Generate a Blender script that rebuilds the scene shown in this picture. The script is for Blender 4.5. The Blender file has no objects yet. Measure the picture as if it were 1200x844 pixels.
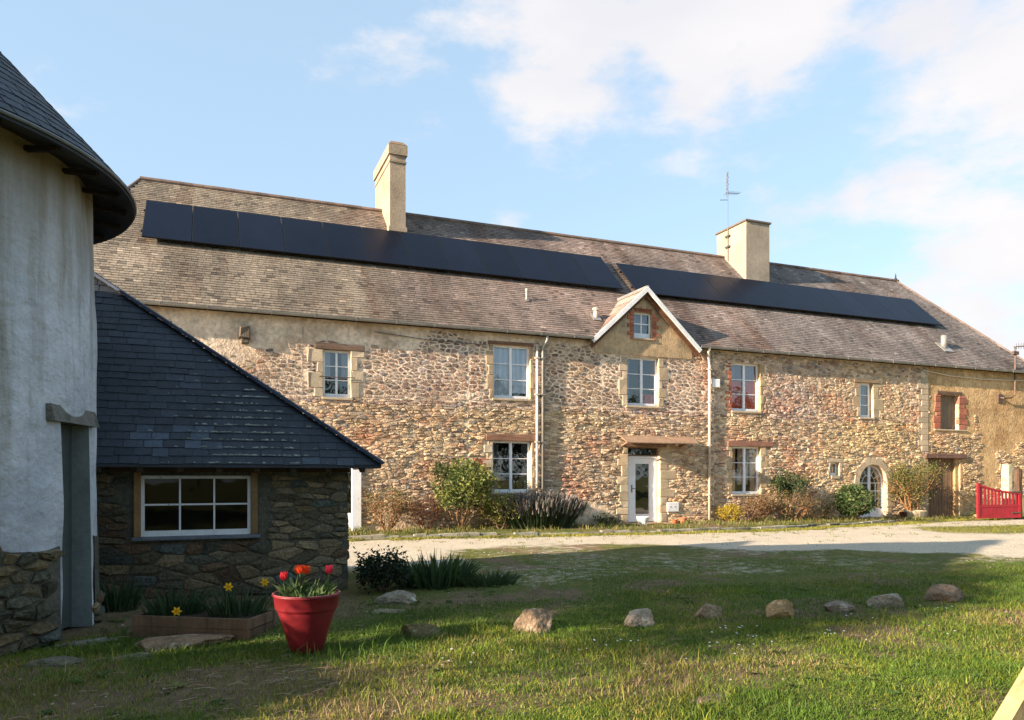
import bpy, bmesh, math, random
import numpy as np
from math import sin, cos, tan, pi, radians, sqrt, atan2, floor, hypot
from mathutils import Vector, Matrix, noise as mnoise

scene = bpy.context.scene
COL = scene.collection
rnd = random.Random(7)

# ------------------------------------------------------------------ camera
YAW = radians(22.0)
cd = bpy.data.cameras.new('camera')
cd.sensor_width = 36.0
cd.lens = 26.1
cd.shift_y = 0.115
cd.clip_start = 0.05
cd.clip_end = 3000
cam = bpy.data.objects.new('camera', cd)
cam.location = (0, 0, 1.43)
cam.rotation_euler = (radians(90), 0, -YAW)
COL.objects.link(cam)
scene.camera = cam

# ------------------------------------------------------------------ light
SUN_EL = 18.5
SUN_OFF = 9.0            # degrees between the sunlight and the line of the facade
L = Vector((cos(radians(SUN_OFF)) * cos(radians(SUN_EL)), sin(radians(SUN_OFF)) * cos(radians(SUN_EL)), -sin(radians(SUN_EL))))
sd = bpy.data.lights.new('sun', 'SUN')
sd.energy = 5.0
sd.angle = radians(0.6)
sd.color = (1.0, 0.82, 0.63)
sun = bpy.data.objects.new('sun', sd)
sun.rotation_euler = L.to_track_quat('-Z', 'Y').to_euler()
sun.location = (-20, 0, 20)
COL.objects.link(sun)

def view_dir(px, py):
    t = (px - 600) / 870; s = (560 - py) / 870
    return Vector((sin(YAW) + t * cos(YAW), cos(YAW) - t * sin(YAW), s)).normalized()

world = bpy.data.worlds.new('World')
scene.world = world
world.use_nodes = True
wn = world.node_tree.nodes; wl = world.node_tree.links
wn.clear()
w_out = wn.new('ShaderNodeOutputWorld')
sky = wn.new('ShaderNodeTexSky')
sky.sky_type = 'NISHITA'
sky.sun_disc = False
sky.sun_elevation = radians(SUN_EL)
sky.sun_rotation = atan2(-L.x, -L.y)
sky.air_density = 1.0
sky.dust_density = 0.6
sky.ozone_density = 1.6
bg1 = wn.new('ShaderNodeBackground'); bg1.inputs[1].default_value = 0.105
bg2 = wn.new('ShaderNodeBackground'); bg2.inputs[0].default_value = (1.0, 0.935, 0.945, 1); bg2.inputs[1].default_value = 0.335
wl.new(sky.outputs[0], bg1.inputs[0])
tc = wn.new('ShaderNodeTexCoord')
nz = wn.new('ShaderNodeTexNoise'); nz.inputs['Scale'].default_value = 4.2; nz.inputs['Detail'].default_value = 8; nz.inputs['Roughness'].default_value = 0.6
mp = wn.new('ShaderNodeMapping'); mp.inputs['Scale'].default_value = (1, 1, 2.2)
wl.new(tc.outputs['Generated'], mp.inputs[0]); wl.new(mp.outputs[0], nz.inputs['Vector'])
def wmath(op, a, b=None, clamp=False):
    n = wn.new('ShaderNodeMath'); n.operation = op; n.use_clamp = clamp
    for i, v in enumerate((a, b)):
        if v is None: continue
        if hasattr(v, 'links') or hasattr(v, 'is_linked'): wl.new(v, n.inputs[i])
        else: n.inputs[i].default_value = v
    return n.outputs[0]
acc = None
BLOBS = [(680, 70, .17, 1.0), (800, 50, .17, 1.0), (930, 15, .16, 1.0), (1050, 30, .15, .9), (1190, 60, .13, .8),
         (1040, 200, .12, .75), (900, 240, .15, .6), (1180, 300, .20, .7), (1130, 420, .24, .8), (590, 262, .07, .9), (640, 100, .12, .9), (960, 330, .16, .5)]
for px, py, r, s in BLOBS:
    v = view_dir(px, py)
    dn = wn.new('ShaderNodeVectorMath'); dn.operation = 'DISTANCE'
    wl.new(tc.outputs['Generated'], dn.inputs[0]); dn.inputs[1].default_value = v
    q = wmath('DIVIDE', dn.outputs['Value'], r * 1.15)
    q = wmath('SUBTRACT', 1.0, q, True)
    q = wmath('MULTIPLY', q, s * 1.3)
    acc = q if acc is None else wmath('MAXIMUM', acc, q)
# the same kind of cloud drifts over the rest of the sky
nb = wn.new('ShaderNodeTexNoise'); nb.inputs['Scale'].default_value = 1.1; nb.inputs['Detail'].default_value = 2
wl.new(tc.outputs['Generated'], nb.inputs['Vector'])
base = wmath('MULTIPLY', wmath('SUBTRACT', nb.outputs[0], 0.56, True), 3.0)
acc = wmath('MAXIMUM', acc, base)
nn = wmath('MULTIPLY', wmath('SUBTRACT', nz.outputs[0], 0.5), 3.0)
f = wmath('SUBTRACT', wmath('ADD', acc, nn), 0.42, True)
f = wmath('MULTIPLY', f, 1.6, True)
sm = wn.new('ShaderNodeMapRange'); sm.interpolation_type = 'SMOOTHSTEP'
wl.new(f, sm.inputs[0]); sm.inputs[3].default_value = 0.0; sm.inputs[4].default_value = 0.95   # a thin veil everywhere, full cloud inside
f = sm.outputs[0]
cc_ = wn.new('ShaderNodeMix'); cc_.data_type = 'RGBA'
cm = wn.new('ShaderNodeMapRange'); cm.inputs[1].default_value = .35; cm.inputs[2].default_value = .65
nz2 = wn.new('ShaderNodeTexNoise'); nz2.inputs['Scale'].default_value = 4.5; nz2.inputs['Detail'].default_value = 6
wl.new(mp.outputs[0], nz2.inputs['Vector']); wl.new(nz2.outputs[0], cm.inputs[0]); wl.new(cm.outputs[0], cc_.inputs[0])
cc_.inputs[6].default_value = (.88, .865, .91, 1); cc_.inputs[7].default_value = (1.0, .965, .96, 1)
wl.new(cc_.outputs[2], bg2.inputs[0])
mxs = wn.new('ShaderNodeMixShader')
bg3 = wn.new('ShaderNodeBackground'); bg3.inputs[0].default_value = (.60, .81, 1.0, 1); bg3.inputs[1].default_value = .335
veil = wn.new('ShaderNodeMixShader'); veil.inputs[0].default_value = .62      # thin high haze over the blue
wl.new(bg1.outputs[0], veil.inputs[1]); wl.new(bg3.outputs[0], veil.inputs[2])
wl.new(f, mxs.inputs[0]); wl.new(veil.outputs[0], mxs.inputs[1]); wl.new(bg2.outputs[0], mxs.inputs[2])
wl.new(mxs.outputs[0], w_out.inputs[0])

scene.view_settings.view_transform = 'Standard'
scene.view_settings.look = 'None'
scene.view_settings.gamma = 1
scene.view_settings.exposure = 1.6

# ------------------------------------------------------------------ helpers
def tag(o, label=None, cat=None, group=None, kind=None):
    if label: o['label'] = label
    if cat: o['category'] = cat
    if group: o['group'] = group
    if kind: o['kind'] = kind
    return o

def empty(name, loc, label=None, cat=None, group=None):
    o = bpy.data.objects.new(name, None)
    o.location = loc
    o.empty_display_size = 0.3
    COL.objects.link(o)
    return tag(o, label, cat, group)

class MB:
    """collects geometry in world coordinates; build() links it as one mesh object"""
    def __init__(self):
        self.v = []; self.f = []; self.c = []; self.m = []
    def add(self, vs, fs, col=(1, 1, 1), mi=0):
        b = len(self.v)
        self.v.extend(vs)
        for f in fs:
            self.f.append(tuple(i + b for i in f)); self.c.append(col); self.m.append(mi)
    def box(self, x0, x1, y0, y1, z0, z1, col=(1, 1, 1), mi=0):
        vs = [(x0, y0, z0), (x1, y0, z0), (x1, y1, z0), (x0, y1, z0), (x0, y0, z1), (x1, y0, z1), (x1, y1, z1), (x0, y1, z1)]
        self.add(vs, [(0, 3, 2, 1), (4, 5, 6, 7), (0, 1, 5, 4), (1, 2, 6, 5), (2, 3, 7, 6), (3, 0, 4, 7)], col, mi)
    def bevbox(self, x0, x1, y0, y1, z0, z1, b, col=(1, 1, 1), mi=0, jit=0.0, r=rnd):
        """front (low y) face chamfered and slightly irregular: a dressed block in a wall"""
        j = lambda: r.uniform(-jit, jit)
        P = [(x0, z0), (x1, z0), (x1, z1), (x0, z1)]
        P = [(x + j(), z + j()) for x, z in P]
        cx, cz = (x0 + x1) / 2, (z0 + z1) / 2
        def sh(p):
            return (p[0] + (b if p[0] < cx else -b), p[1] + (b if p[1] < cz else -b))
        vs = [(x, y1, z) for x, z in P] + [(x, y0 + b, z) for x, z in P]
        ty = [y0 + j() * 0.8 for _ in P]
        vs += [(sh(p)[0], ty[i], sh(p)[1]) for i, p in enumerate(P)]
        fs = []
        for k in (0, 4):
            for i in range(4):
                n = (i + 1) % 4
                fs.append((k + i, k + n, k + 4 + n, k + 4 + i))
        fs.append((8, 9, 10, 11))
        self.add(vs, fs, col, mi)
    def prism(self, pts, d, col=(1, 1, 1), mi=0):
        """polygon pts (3d) extruded by vector d"""
        n = len(pts)
        vs = [tuple(p) for p in pts] + [(p[0] + d[0], p[1] + d[1], p[2] + d[2]) for p in pts]
        fs = [tuple(range(n - 1, -1, -1)), tuple(range(n, 2 * n))]
        for i in range(n):
            k = (i + 1) % n
            fs.append((i, k, n + k, n + i))
        self.add(vs, fs, col, mi)
    def bar(self, a, b, w, h, col=(1, 1, 1), mi=0, up=(0, 0, 1)):
        a = Vector(a); b = Vector(b); d = (b - a).normalized(); u = Vector(up)
        s = d.cross(u)
        if s.length < 1e-4: s = d.cross(Vector((1, 0, 0)))
        s.normalize(); u = s.cross(d)
        vs = []
        for p in (a, b):
            for i, j in ((-1, -1), (1, -1), (1, 1), (-1, 1)):
                vs.append(tuple(p + s * (i * w / 2) + u * (j * h / 2)))
        self.add(vs, [(0, 3, 2, 1), (4, 5, 6, 7), (0, 1, 5, 4), (1, 2, 6, 5), (2, 3, 7, 6), (3, 0, 4, 7)], col, mi)
    def tube(self, pts, r, n=8, col=(1, 1, 1), mi=0, r2=None, cap=True):
        pts = [Vector(p) for p in pts]
        vs = []; m = len(pts)
        for k, p in enumerate(pts):
            d = (pts[min(k + 1, m - 1)] - pts[max(k - 1, 0)]).normalized()
            s = d.cross(Vector((0, 0, 1)))
            if s.length < 0.1: s = d.cross(Vector((0, 1, 0)))
            s.normalize(); u = s.cross(d)
            rr = r if r2 is None else r + (r2 - r) * k / (m - 1)
            for i in range(n):
                a = 2 * pi * i / n
                vs.append(tuple(p + s * (rr * cos(a)) + u * (rr * sin(a))))
        fs = []
        for k in range(m - 1):
            for i in range(n):
                j = (i + 1) % n
                fs.append((k * n + i, k * n + j, (k + 1) * n + j, (k + 1) * n + i))
        if cap:
            fs.append(tuple(range(n - 1, -1, -1))); fs.append(tuple(range((m - 1) * n, m * n)))
        self.add(vs, fs, col, mi)
    def lathe(self, prof, c, n=32, col=(1, 1, 1), mi=0):
        vs = []
        for r, z in prof:
            for i in range(n):
                a = 2 * pi * i / n
                vs.append((c[0] + r * cos(a), c[1] + r * sin(a), c[2] + z))
        fs = []
        for k in range(len(prof) - 1):
            for i in range(n):
                j = (i + 1) % n
                fs.append((k * n + i, k * n + j, (k + 1) * n + j, (k + 1) * n + i))
        self.add(vs, fs, col, mi)
    def build(self, name, mats, parent=None, smooth=False):
        if not isinstance(mats, (list, tuple)): mats = [mats]
        me = bpy.data.meshes.new(name)
        off = Vector((0, 0, 0))
        if parent is not None: off = wloc(parent)
        v = np.array(self.v, dtype=np.float64).reshape(-1, 3) - np.array(off)
        nloop = np.array([len(f) for f in self.f], dtype=np.int32)
        me.vertices.add(len(v)); me.vertices.foreach_set('co', v.astype(np.float32).ravel())
        me.loops.add(int(nloop.sum())); me.loops.foreach_set('vertex_index', np.array([i for f in self.f for i in f], dtype=np.int32))
        me.polygons.add(len(nloop))
        me.polygons.foreach_set('loop_start', np.concatenate(([0], np.cumsum(nloop)[:-1])).astype(np.int32))
        me.polygons.foreach_set('loop_total', nloop)
        me.polygons.foreach_set('material_index', np.array(self.m, dtype=np.int32))
        me.polygons.foreach_set('use_smooth', np.full(len(nloop), smooth, dtype=bool))
        me.update(calc_edges=True)
        me.validate()
        at = me.attributes.new('tint', 'FLOAT_COLOR', 'FACE')
        cc = np.ones((len(nloop), 4), dtype=np.float32); cc[:, :3] = np.array(self.c, dtype=np.float32)
        if len(at.data) == len(nloop): at.data.foreach_set('color', cc.ravel())
        for m in mats: me.materials.append(m)
        o = bpy.data.objects.new(name, me)
        COL.objects.link(o)
        if parent is not None: o.parent = parent
        return o

def wloc(o):
    p = Vector(o.location)
    while o.parent is not None:
        o = o.parent; p = p + Vector(o.location)
    return p

def root_at(o, loc):
    """move a top-level mesh's origin to loc without moving its shape"""
    me = o.data; me.transform(Matrix.Translation(-Vector(loc))); o.location = loc
    return o

# ------------------------------------------------------------------ materials
def mat(name, base, rough=0.85, tint=True, n1=(3.0, 0.3), n2=(40.0, 0.25), bump=(60.0, 0.3, 0.01), spec=0.3, metal=0.0, second=None, streak=None, warp=None):
    """procedural: base colour x per-piece tint x two octaves of blotch, with fine relief"""
    m = bpy.data.materials.new(name); m.use_nodes = True
    nt = m.node_tree; N = nt.nodes; K = nt.links
    p = N['Principled BSDF']
    p.inputs['Roughness'].default_value = rough
    p.inputs['Specular IOR Level'].default_value = spec
    p.inputs['Metallic'].default_value = metal
    g = N.new('ShaderNodeNewGeometry')
    def nz(scale, det=4, vec=None):
        t = N.new('ShaderNodeTexNoise'); t.inputs['Scale'].default_value = scale; t.inputs['Detail'].default_value = det
        t.inputs['Roughness'].default_value = 0.6
        K.new(vec if vec is not None else g.outputs['Position'], t.inputs['Vector'])
        return t.outputs[0]
    def mul(a, k, amp):
        r = N.new('ShaderNodeMapRange'); r.inputs[1].default_value = 0.3; r.inputs[2].default_value = 0.7
        r.inputs[3].default_value = 1 - amp; r.inputs[4].default_value = 1 + amp
        K.new(k, r.inputs[0])
        x = N.new('ShaderNodeVectorMath'); x.operation = 'SCALE'
        K.new(a, x.inputs[0]); K.new(r.outputs[0], x.inputs['Scale'])
        return x.outputs[0]
    c = N.new('ShaderNodeRGB'); c.outputs[0].default_value = (*base, 1)
    col = c.outputs[0]
    if second:
        c2 = N.new('ShaderNodeRGB'); c2.outputs[0].default_value = (*second[0], 1)
        r = N.new('ShaderNodeMapRange'); r.inputs[1].default_value = second[2]; r.inputs[2].default_value = second[3]
        K.new(nz(second[1], 6), r.inputs[0])
        mx = N.new('ShaderNodeMix'); mx.data_type = 'RGBA'
        K.new(r.outputs[0], mx.inputs[0]); K.new(col, mx.inputs[6]); K.new(c2.outputs[0], mx.inputs[7])
        col = mx.outputs[2]
    if streak:
        sc = N.new('ShaderNodeMapping'); sc.inputs['Scale'].default_value = streak[1]
        K.new(g.outputs['Position'], sc.inputs[0])
        r = N.new('ShaderNodeMapRange'); r.inputs[1].default_value = streak[2]; r.inputs[2].default_value = streak[3]
        K.new(nz(1.0, 5, sc.outputs[0]), r.inputs[0])
        c3 = N.new('ShaderNodeRGB'); c3.outputs[0].default_value = (*streak[0], 1)
        mx = N.new('ShaderNodeMix'); mx.data_type = 'RGBA'
        K.new(r.outputs[0], mx.inputs[0]); K.new(col, mx.inputs[6]); K.new(c3.outputs[0], mx.inputs[7])
        col = mx.outputs[2]
    if tint:
        a = N.new('ShaderNodeAttribute'); a.attribute_name = 'tint'
        x = N.new('ShaderNodeVectorMath'); x.operation = 'MULTIPLY'
        K.new(col, x.inputs[0]); K.new(a.outputs['Color'], x.inputs[1]); col = x.outputs[0]
    if n1: col = mul(col, nz(n1[0]), n1[1])
    if n2: col = mul(col, nz(n2[0], 3), n2[1])
    K.new(col, p.inputs['Base Color'])
    if bump:
        b = N.new('ShaderNodeBump'); b.inputs['Strength'].default_value = bump[1]; b.inputs['Distance'].default_value = bump[2]
        K.new(nz(bump[0], 4), b.inputs['Height']); K.new(b.outputs[0], p.inputs['Normal'])
    return m

M = {}
M['stone'] = mat('rubble_stone', (1.02, 0.965, 0.92), 0.95, True, (1.2, 0.16), (26, 0.36), (26, 1.0, 0.035), 0.08)
M['mortar'] = mat('lime_mortar', (0.66, 0.50, 0.345), 0.95, True, (0.9, 0.22), (9, 0.25), (14, 0.9, 0.035), 0.1, second=((0.48, 0.34, 0.22), 1.1, .48, .62))
M['render'] = mat('ochre_render', (0.50, 0.35, 0.205), 0.95, True, (0.8, 0.22), (8, 0.2), (20, 0.6, 0.02), 0.1, second=((0.27, 0.21, 0.13), 1.6, .45, .65), streak=((0.20, 0.16, 0.11), (3.0, 3.0, 0.5), .55, .75))
M['dark_mortar'] = mat('dark_earth_mortar', (0.10, 0.092, 0.07), 0.95, True, (2, 0.3), (20, 0.3), (30, 0.9, 0.02), 0.1)
M['dressed'] = mat('dressed_limestone', (0.45, 0.355, 0.245), 0.9, True, (2.5, 0.16), (25, 0.16), (40, 0.5, 0.012), 0.15)
M['brick'] = mat('brick', (0.34, 0.12, 0.075), 0.9, True, (4, 0.2), (40, 0.2), (60, 0.5, 0.008), 0.15)
M['slate'] = mat('weathered_slate', (1, 1, 1), 0.75, True, (0.55, 0.22), (16, 0.3), (45, 0.6, 0.012), 0.35, second=((1.9, 1.75, 1.3), 24, .63, .70), streak=((0.75, 0.62, 0.55), (1.2, 0.25, 0.25), .5, .7))
M['blue_slate'] = mat('blue_slate', (0.024, 0.030, 0.040), 0.6, True, (1.2, 0.3), (22, 0.25), (50, 0.5, 0.008), 0.45)
M['tower_plaster'] = mat('tower_plaster', (0.54, 0.54, 0.56), 0.92, False, (0.7, 0.13), (14, 0.07), (5, 0.9, 0.06), 0.15, second=((0.43, 0.44, 0.47), 0.9, .48, .62), streak=((0.27, 0.25, 0.21), (4, 4, 0.35), .50, .74))
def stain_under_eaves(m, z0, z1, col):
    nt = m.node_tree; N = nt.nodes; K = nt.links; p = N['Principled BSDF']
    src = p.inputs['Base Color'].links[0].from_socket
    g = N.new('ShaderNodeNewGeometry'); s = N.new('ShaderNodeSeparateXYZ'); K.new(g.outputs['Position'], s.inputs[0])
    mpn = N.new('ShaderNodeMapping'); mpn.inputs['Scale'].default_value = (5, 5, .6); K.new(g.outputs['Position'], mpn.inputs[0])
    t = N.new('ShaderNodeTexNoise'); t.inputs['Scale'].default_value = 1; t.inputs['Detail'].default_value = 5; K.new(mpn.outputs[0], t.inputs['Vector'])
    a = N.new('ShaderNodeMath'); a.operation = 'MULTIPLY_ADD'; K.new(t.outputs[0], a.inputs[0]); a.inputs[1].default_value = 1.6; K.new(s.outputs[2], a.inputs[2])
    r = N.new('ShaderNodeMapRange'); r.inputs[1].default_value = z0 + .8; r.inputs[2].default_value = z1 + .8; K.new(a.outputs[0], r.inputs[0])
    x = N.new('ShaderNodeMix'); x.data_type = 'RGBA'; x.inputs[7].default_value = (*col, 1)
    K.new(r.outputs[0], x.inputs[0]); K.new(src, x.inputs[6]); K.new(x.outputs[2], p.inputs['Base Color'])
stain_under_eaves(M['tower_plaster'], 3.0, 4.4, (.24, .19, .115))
M['chimney'] = mat('chimney_render', (0.33, 0.28, 0.225), 0.92, True, (1.2, 0.2), (14, 0.12), (25, 0.5, 0.02), 0.15, streak=((0.30, 0.24, 0.16), (3, 3, 0.5), .5, .75))
M['white_paint'] = mat('white_paint', (0.80, 0.80, 0.80), 0.45, True, (4, 0.05), (30, 0.04), None, 0.4)
M['worn_white'] = mat('worn_white_paint', (0.74, 0.74, 0.74), 0.6, True, (6, 0.1), (30, 0.05), (60, 0.3, 0.003), 0.3, second=((0.25, 0.2, 0.15), 26, .66, .70))
M['wood'] = mat('aged_wood', (0.22, 0.13, 0.075), 0.8, True, (3, 0.25), (20, 0.15), (40, 0.4, 0.006), 0.25, streak=((0.12, 0.075, 0.045), (14, 14, 0.8), .45, .65))
M['beam'] = mat('lintel_wood', (0.23, 0.145, 0.10), 0.8, True, (3, 0.2), (20, 0.15), (40, 0.4, 0.006), 0.25, streak=((0.15, 0.085, 0.055), (1.0, 20, 20), .45, .65))
M['pale_wood'] = mat('pale_wood', (0.40, 0.31, 0.17), 0.75, True, (3, 0.15), (30, 0.12), (30, 0.3, 0.004), 0.25, streak=((0.26, 0.19, 0.10), (3, 30, 30), .48, .7))
M['ochre_wood'] = mat('ochre_window_wood', (0.28, 0.155, 0.06), 0.7, True, (5, 0.2), (30, 0.15), (40, 0.3, 0.004), 0.3)
M['dark_wood'] = mat('dark_rafter_wood', (0.045, 0.035, 0.028), 0.85, True, (4, 0.2), (30, 0.2), None, 0.2)
M['zinc'] = mat('zinc_gutter', (0.30, 0.29, 0.27), 0.5, True, (2, 0.2), (20, 0.15), None, 0.5, metal=0.35)
M['lead'] = mat('dull_lead', (0.035, 0.044, 0.06), 0.8, True, (2, 0.2), (20, 0.15), None, 0.15)
M['pvc'] = mat('cream_downpipe', (0.58, 0.50, 0.40), 0.5, True, (2, 0.12), (20, 0.08), None, 0.4)
M['panel'] = mat('solar_cells', (0.006, 0.009, 0.019), 0.3, True, (0.5, 0.15), (3, 0.1), None, 0.06)
M['panel_frame'] = mat('solar_frame', (0.012, 0.014, 0.02), 0.5, True, None, None, None, 0.15)
M['red_paint'] = mat('red_gate_paint', (0.26, 0.012, 0.02), 0.55, True, (5, 0.12), (30, 0.06), None, 0.4)
M['pot_red'] = mat('red_glazed_pot', (0.17, 0.010, 0.015), 0.5, True, (6, 0.2), (40, 0.1), (18, 0.25, 0.006), 0.4, second=((0.075, 0.02, 0.016), 11, .60, .72))
M['terracotta'] = mat('terracotta', (0.42, 0.15, 0.08), 0.8, True, (8, 0.15), (40, 0.1), None, 0.2)
M['iron'] = mat('rusty_iron', (0.13, 0.085, 0.065), 0.6, True, (8, 0.2), None, None, 0.4, metal=0.4)
M['aluminium'] = mat('aluminium', (0.075, 0.075, 0.075), 0.5, True, None, None, None, 0.4, metal=0.2)
M['granite'] = mat('granite', (0.42, 0.38, 0.30), 0.9, True, (4, 0.2), (60, 0.25), (30, 0.7, 0.02), 0.2, second=((0.22, 0.23, 0.15), 5, .5, .62))
M['rock'] = mat('field_rock', (0.23, 0.19, 0.145), 0.92, True, (5, 0.3), (35, 0.3), (22, 1.0, 0.03), 0.15, second=((0.36, 0.33, 0.28), 9, .58, .66))
M['soil'] = mat('soil', (0.06, 0.042, 0.028), 1.0, True, (6, 0.3), (40, 0.3), (30, 1.0, 0.03), 0.1)
M['leaf'] = mat('leaf', (1, 1, 1), 0.6, True, (3, 0.2), None, None, 0.3)
M['grass'] = mat('grass_blade', (1, 1, 1), 0.6, True, (0.8, 0.2), None, None, 0.25)
M['petal'] = mat('petal', (1, 1, 1), 0.5, True, None, None, None, 0.3)
M['bark'] = mat('bark', (0.17, 0.12, 0.08), 0.9, True, (8, 0.3), (50, 0.2), (60, 0.6, 0.01), 0.1)
M['curtain'] = mat('curtain_cloth', (1, 1, 1), 0.9, True, (4, 0.1), None, None, 0.1, streak=((0.72, 0.72, 0.72), (16, 0.1, 0.1), .45, .6))
M['inside'] = mat('interior_plaster', (0.22, 0.2, 0.17), 0.9, True, None, None, None, 0.1)
for k in ('leaf', 'grass', 'petal'):       # thin leaves let some light through
    nt = M[k].node_tree; p = nt.nodes['Principled BSDF']; out = nt.nodes['Material Output']
    tr = nt.nodes.new('ShaderNodeBsdfTranslucent'); mx = nt.nodes.new('ShaderNodeMixShader'); mx.inputs[0].default_value = 0.35
    src = p.inputs['Base Color'].links[0].from_socket
    nt.links.new(src, tr.inputs[0]); nt.links.new(p.outputs[0], mx.inputs[1]); nt.links.new(tr.outputs[0], mx.inputs[2]); nt.links.new(mx.outputs[0], out.inputs[0])

def glass_mat(nm='window_glass', lo=.14, bl=.28):
    m = bpy.data.materials.new(nm); m.use_nodes = True
    nt = m.node_tree; N = nt.nodes; N.clear()
    o = N.new('ShaderNodeOutputMaterial'); mx = N.new('ShaderNodeMixShader')
    t = N.new('ShaderNodeBsdfTransparent'); t.inputs[0].default_value = (.92, .94, .94, 1)
    g = N.new('ShaderNodeBsdfGlossy'); g.inputs['Roughness'].default_value = 0.02
    lw = N.new('ShaderNodeLayerWeight'); lw.inputs[0].default_value = bl
    r = N.new('ShaderNodeMapRange'); r.inputs[3].default_value = lo; r.inputs[4].default_value = 1.0
    nt.links.new(lw.outputs['Fresnel'], r.inputs[0]); nt.links.new(r.outputs[0], mx.inputs[0])
    tn = N.new('ShaderNodeTexNoise'); tn.inputs['Scale'].default_value = 2.0
    gg = N.new('ShaderNodeNewGeometry'); nt.links.new(gg.outputs['Position'], tn.inputs['Vector'])
    b = N.new('ShaderNodeBump'); b.inputs['Strength'].default_value = 0.2; b.inputs['Distance'].default_value = 0.02
    nt.links.new(tn.outputs[0], b.inputs['Height']); nt.links.new(b.outputs[0], g.inputs['Normal'])
    nt.links.new(t.outputs[0], mx.inputs[1]); nt.links.new(g.outputs[0], mx.inputs[2]); nt.links.new(mx.outputs[0], o.inputs[0])
    return m
M['glass'] = glass_mat(); M['shade_glass'] = glass_mat('dim_reflection_glass', .025, .06)  # outbuilding glass: weak reflection set in the material to imitate dark surroundings

# ------------------------------------------------------------------ noise + rubble generator
def fbm(x, y, s=1.0, seed=0.0, o=3):
    return mnoise.fractal(Vector((x * s + seed, y * s - seed * 0.7, seed * 1.3)), 1.0, 2.0, o)

def clip(poly, a, b, c):
    """keep the side a*x + b*y <= c"""
    out = []
    n = len(poly)
    for i in range(n):
        p = poly[i]; q = poly[(i + 1) % n]
        dp = a * p[0] + b * p[1] - c; dq = a * q[0] + b * q[1] - c
        if dp <= 0: out.append(p)
        if (dp < 0 < dq) or (dq < 0 < dp):
            t = dp / (dp - dq)
            out.append((p[0] + (q[0] - p[0]) * t, p[1] + (q[1] - p[1]) * t))
    return out

def rubble(x0, x1, z0, z1, cw, ch, seed, drop=0.14, holes=(), keep=None, jx=0.42, jz=0.34):
    """irregular stone outlines (2-D polygons) filling a rectangle around the holes"""
    r = random.Random(seed)
    nx = int((x1 - x0) / cw) + 3; nz = int((z1 - z0) / ch) + 3
    pts = {}
    for j in range(-1, nz):
        o = r.random()
        for i in range(-1, nx):
            if r.random() < drop: continue
            pts[(i, j)] = (i + o * 0.9 + 0.5 + r.uniform(-jx, jx), j + 0.5 + r.uniform(-jz, jz))
    out = []
    for (i, j), p in pts.items():
        X = x0 + p[0] * cw; Z = z0 + p[1] * ch
        if X < x0 or X > x1 or Z < z0 or Z > z1: continue
        if keep and not keep(X, Z): continue
        bad = False
        poly = [(p[0] - 1.9, p[1] - 1.6), (p[0] + 1.9, p[1] - 1.6), (p[0] + 1.9, p[1] + 1.6), (p[0] - 1.9, p[1] + 1.6)]
        for dj in range(-2, 3):
            for di in range(-3, 4):
                q = pts.get((i + di, j + dj))
                if q is None or (di == 0 and dj == 0): continue
                a = q[0] - p[0]; b = q[1] - p[1]
                if a * a + b * b > 10: continue
                c = (q[0] ** 2 + q[1] ** 2 - p[0] ** 2 - p[1] ** 2) / 2
                poly = clip(poly, a, b, c)
        P = [(x0 + a * cw, z0 + b * ch) for a, b in poly]
        P = clip(P, -1, 0, -x0); P = clip(P, 1, 0, x1); P = clip(P, 0, -1, -z0); P = clip(P, 0, 1, z1)
        for hx0, hx1, hz0, hz1 in holes:
            s = [(hx0 - X, (1, 0, hx0)), (X - hx1, (-1, 0, -hx1)), (hz0 - Z, (0, 1, hz0)), (Z - hz1, (0, -1, -hz1))]
            m = max(s, key=lambda t: t[0])
            if m[0] <= 0.012: bad = True; break
            if m[0] < 0.6: P = clip(P, *m[1])
        if bad or len(P) < 3: continue
        out.append(P)
    return out

def area(P):
    return abs(sum(P[i][0] * P[(i + 1) % len(P)][1] - P[(i + 1) % len(P)][0] * P[i][1] for i in range(len(P)))) / 2

def rough_poly(P, gap, r):
    """tidy an outline: merge near points, shrink by the joint, knock it about"""
    Q = []
    for p in P:
        if not Q or hypot(p[0] - Q[-1][0], p[1] - Q[-1][1]) > 0.012: Q.append(p)
    if len(Q) > 2 and hypot(Q[0][0] - Q[-1][0], Q[0][1] - Q[-1][1]) < 0.012: Q.pop()
    if len(Q) < 3: return None
    cx = sum(p[0] for p in Q) / len(Q); cz = sum(p[1] for p in Q) / len(Q)
    out = []
    for p in Q:
        dx, dz = p[0] - cx, p[1] - cz
        d = hypot(dx, dz)
        k = max(0.25, 1 - gap * r.uniform(0.8, 1.6) / max(d, 1e-3))
        kz = max(0.3, 1 - gap * 0.9 / max(abs(dz), gap)) if abs(dz) > 1e-3 else 1
        out.append((cx + dx * k, cz + dz * max(k, kz * 0.6)))
    return cx, cz, out

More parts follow.
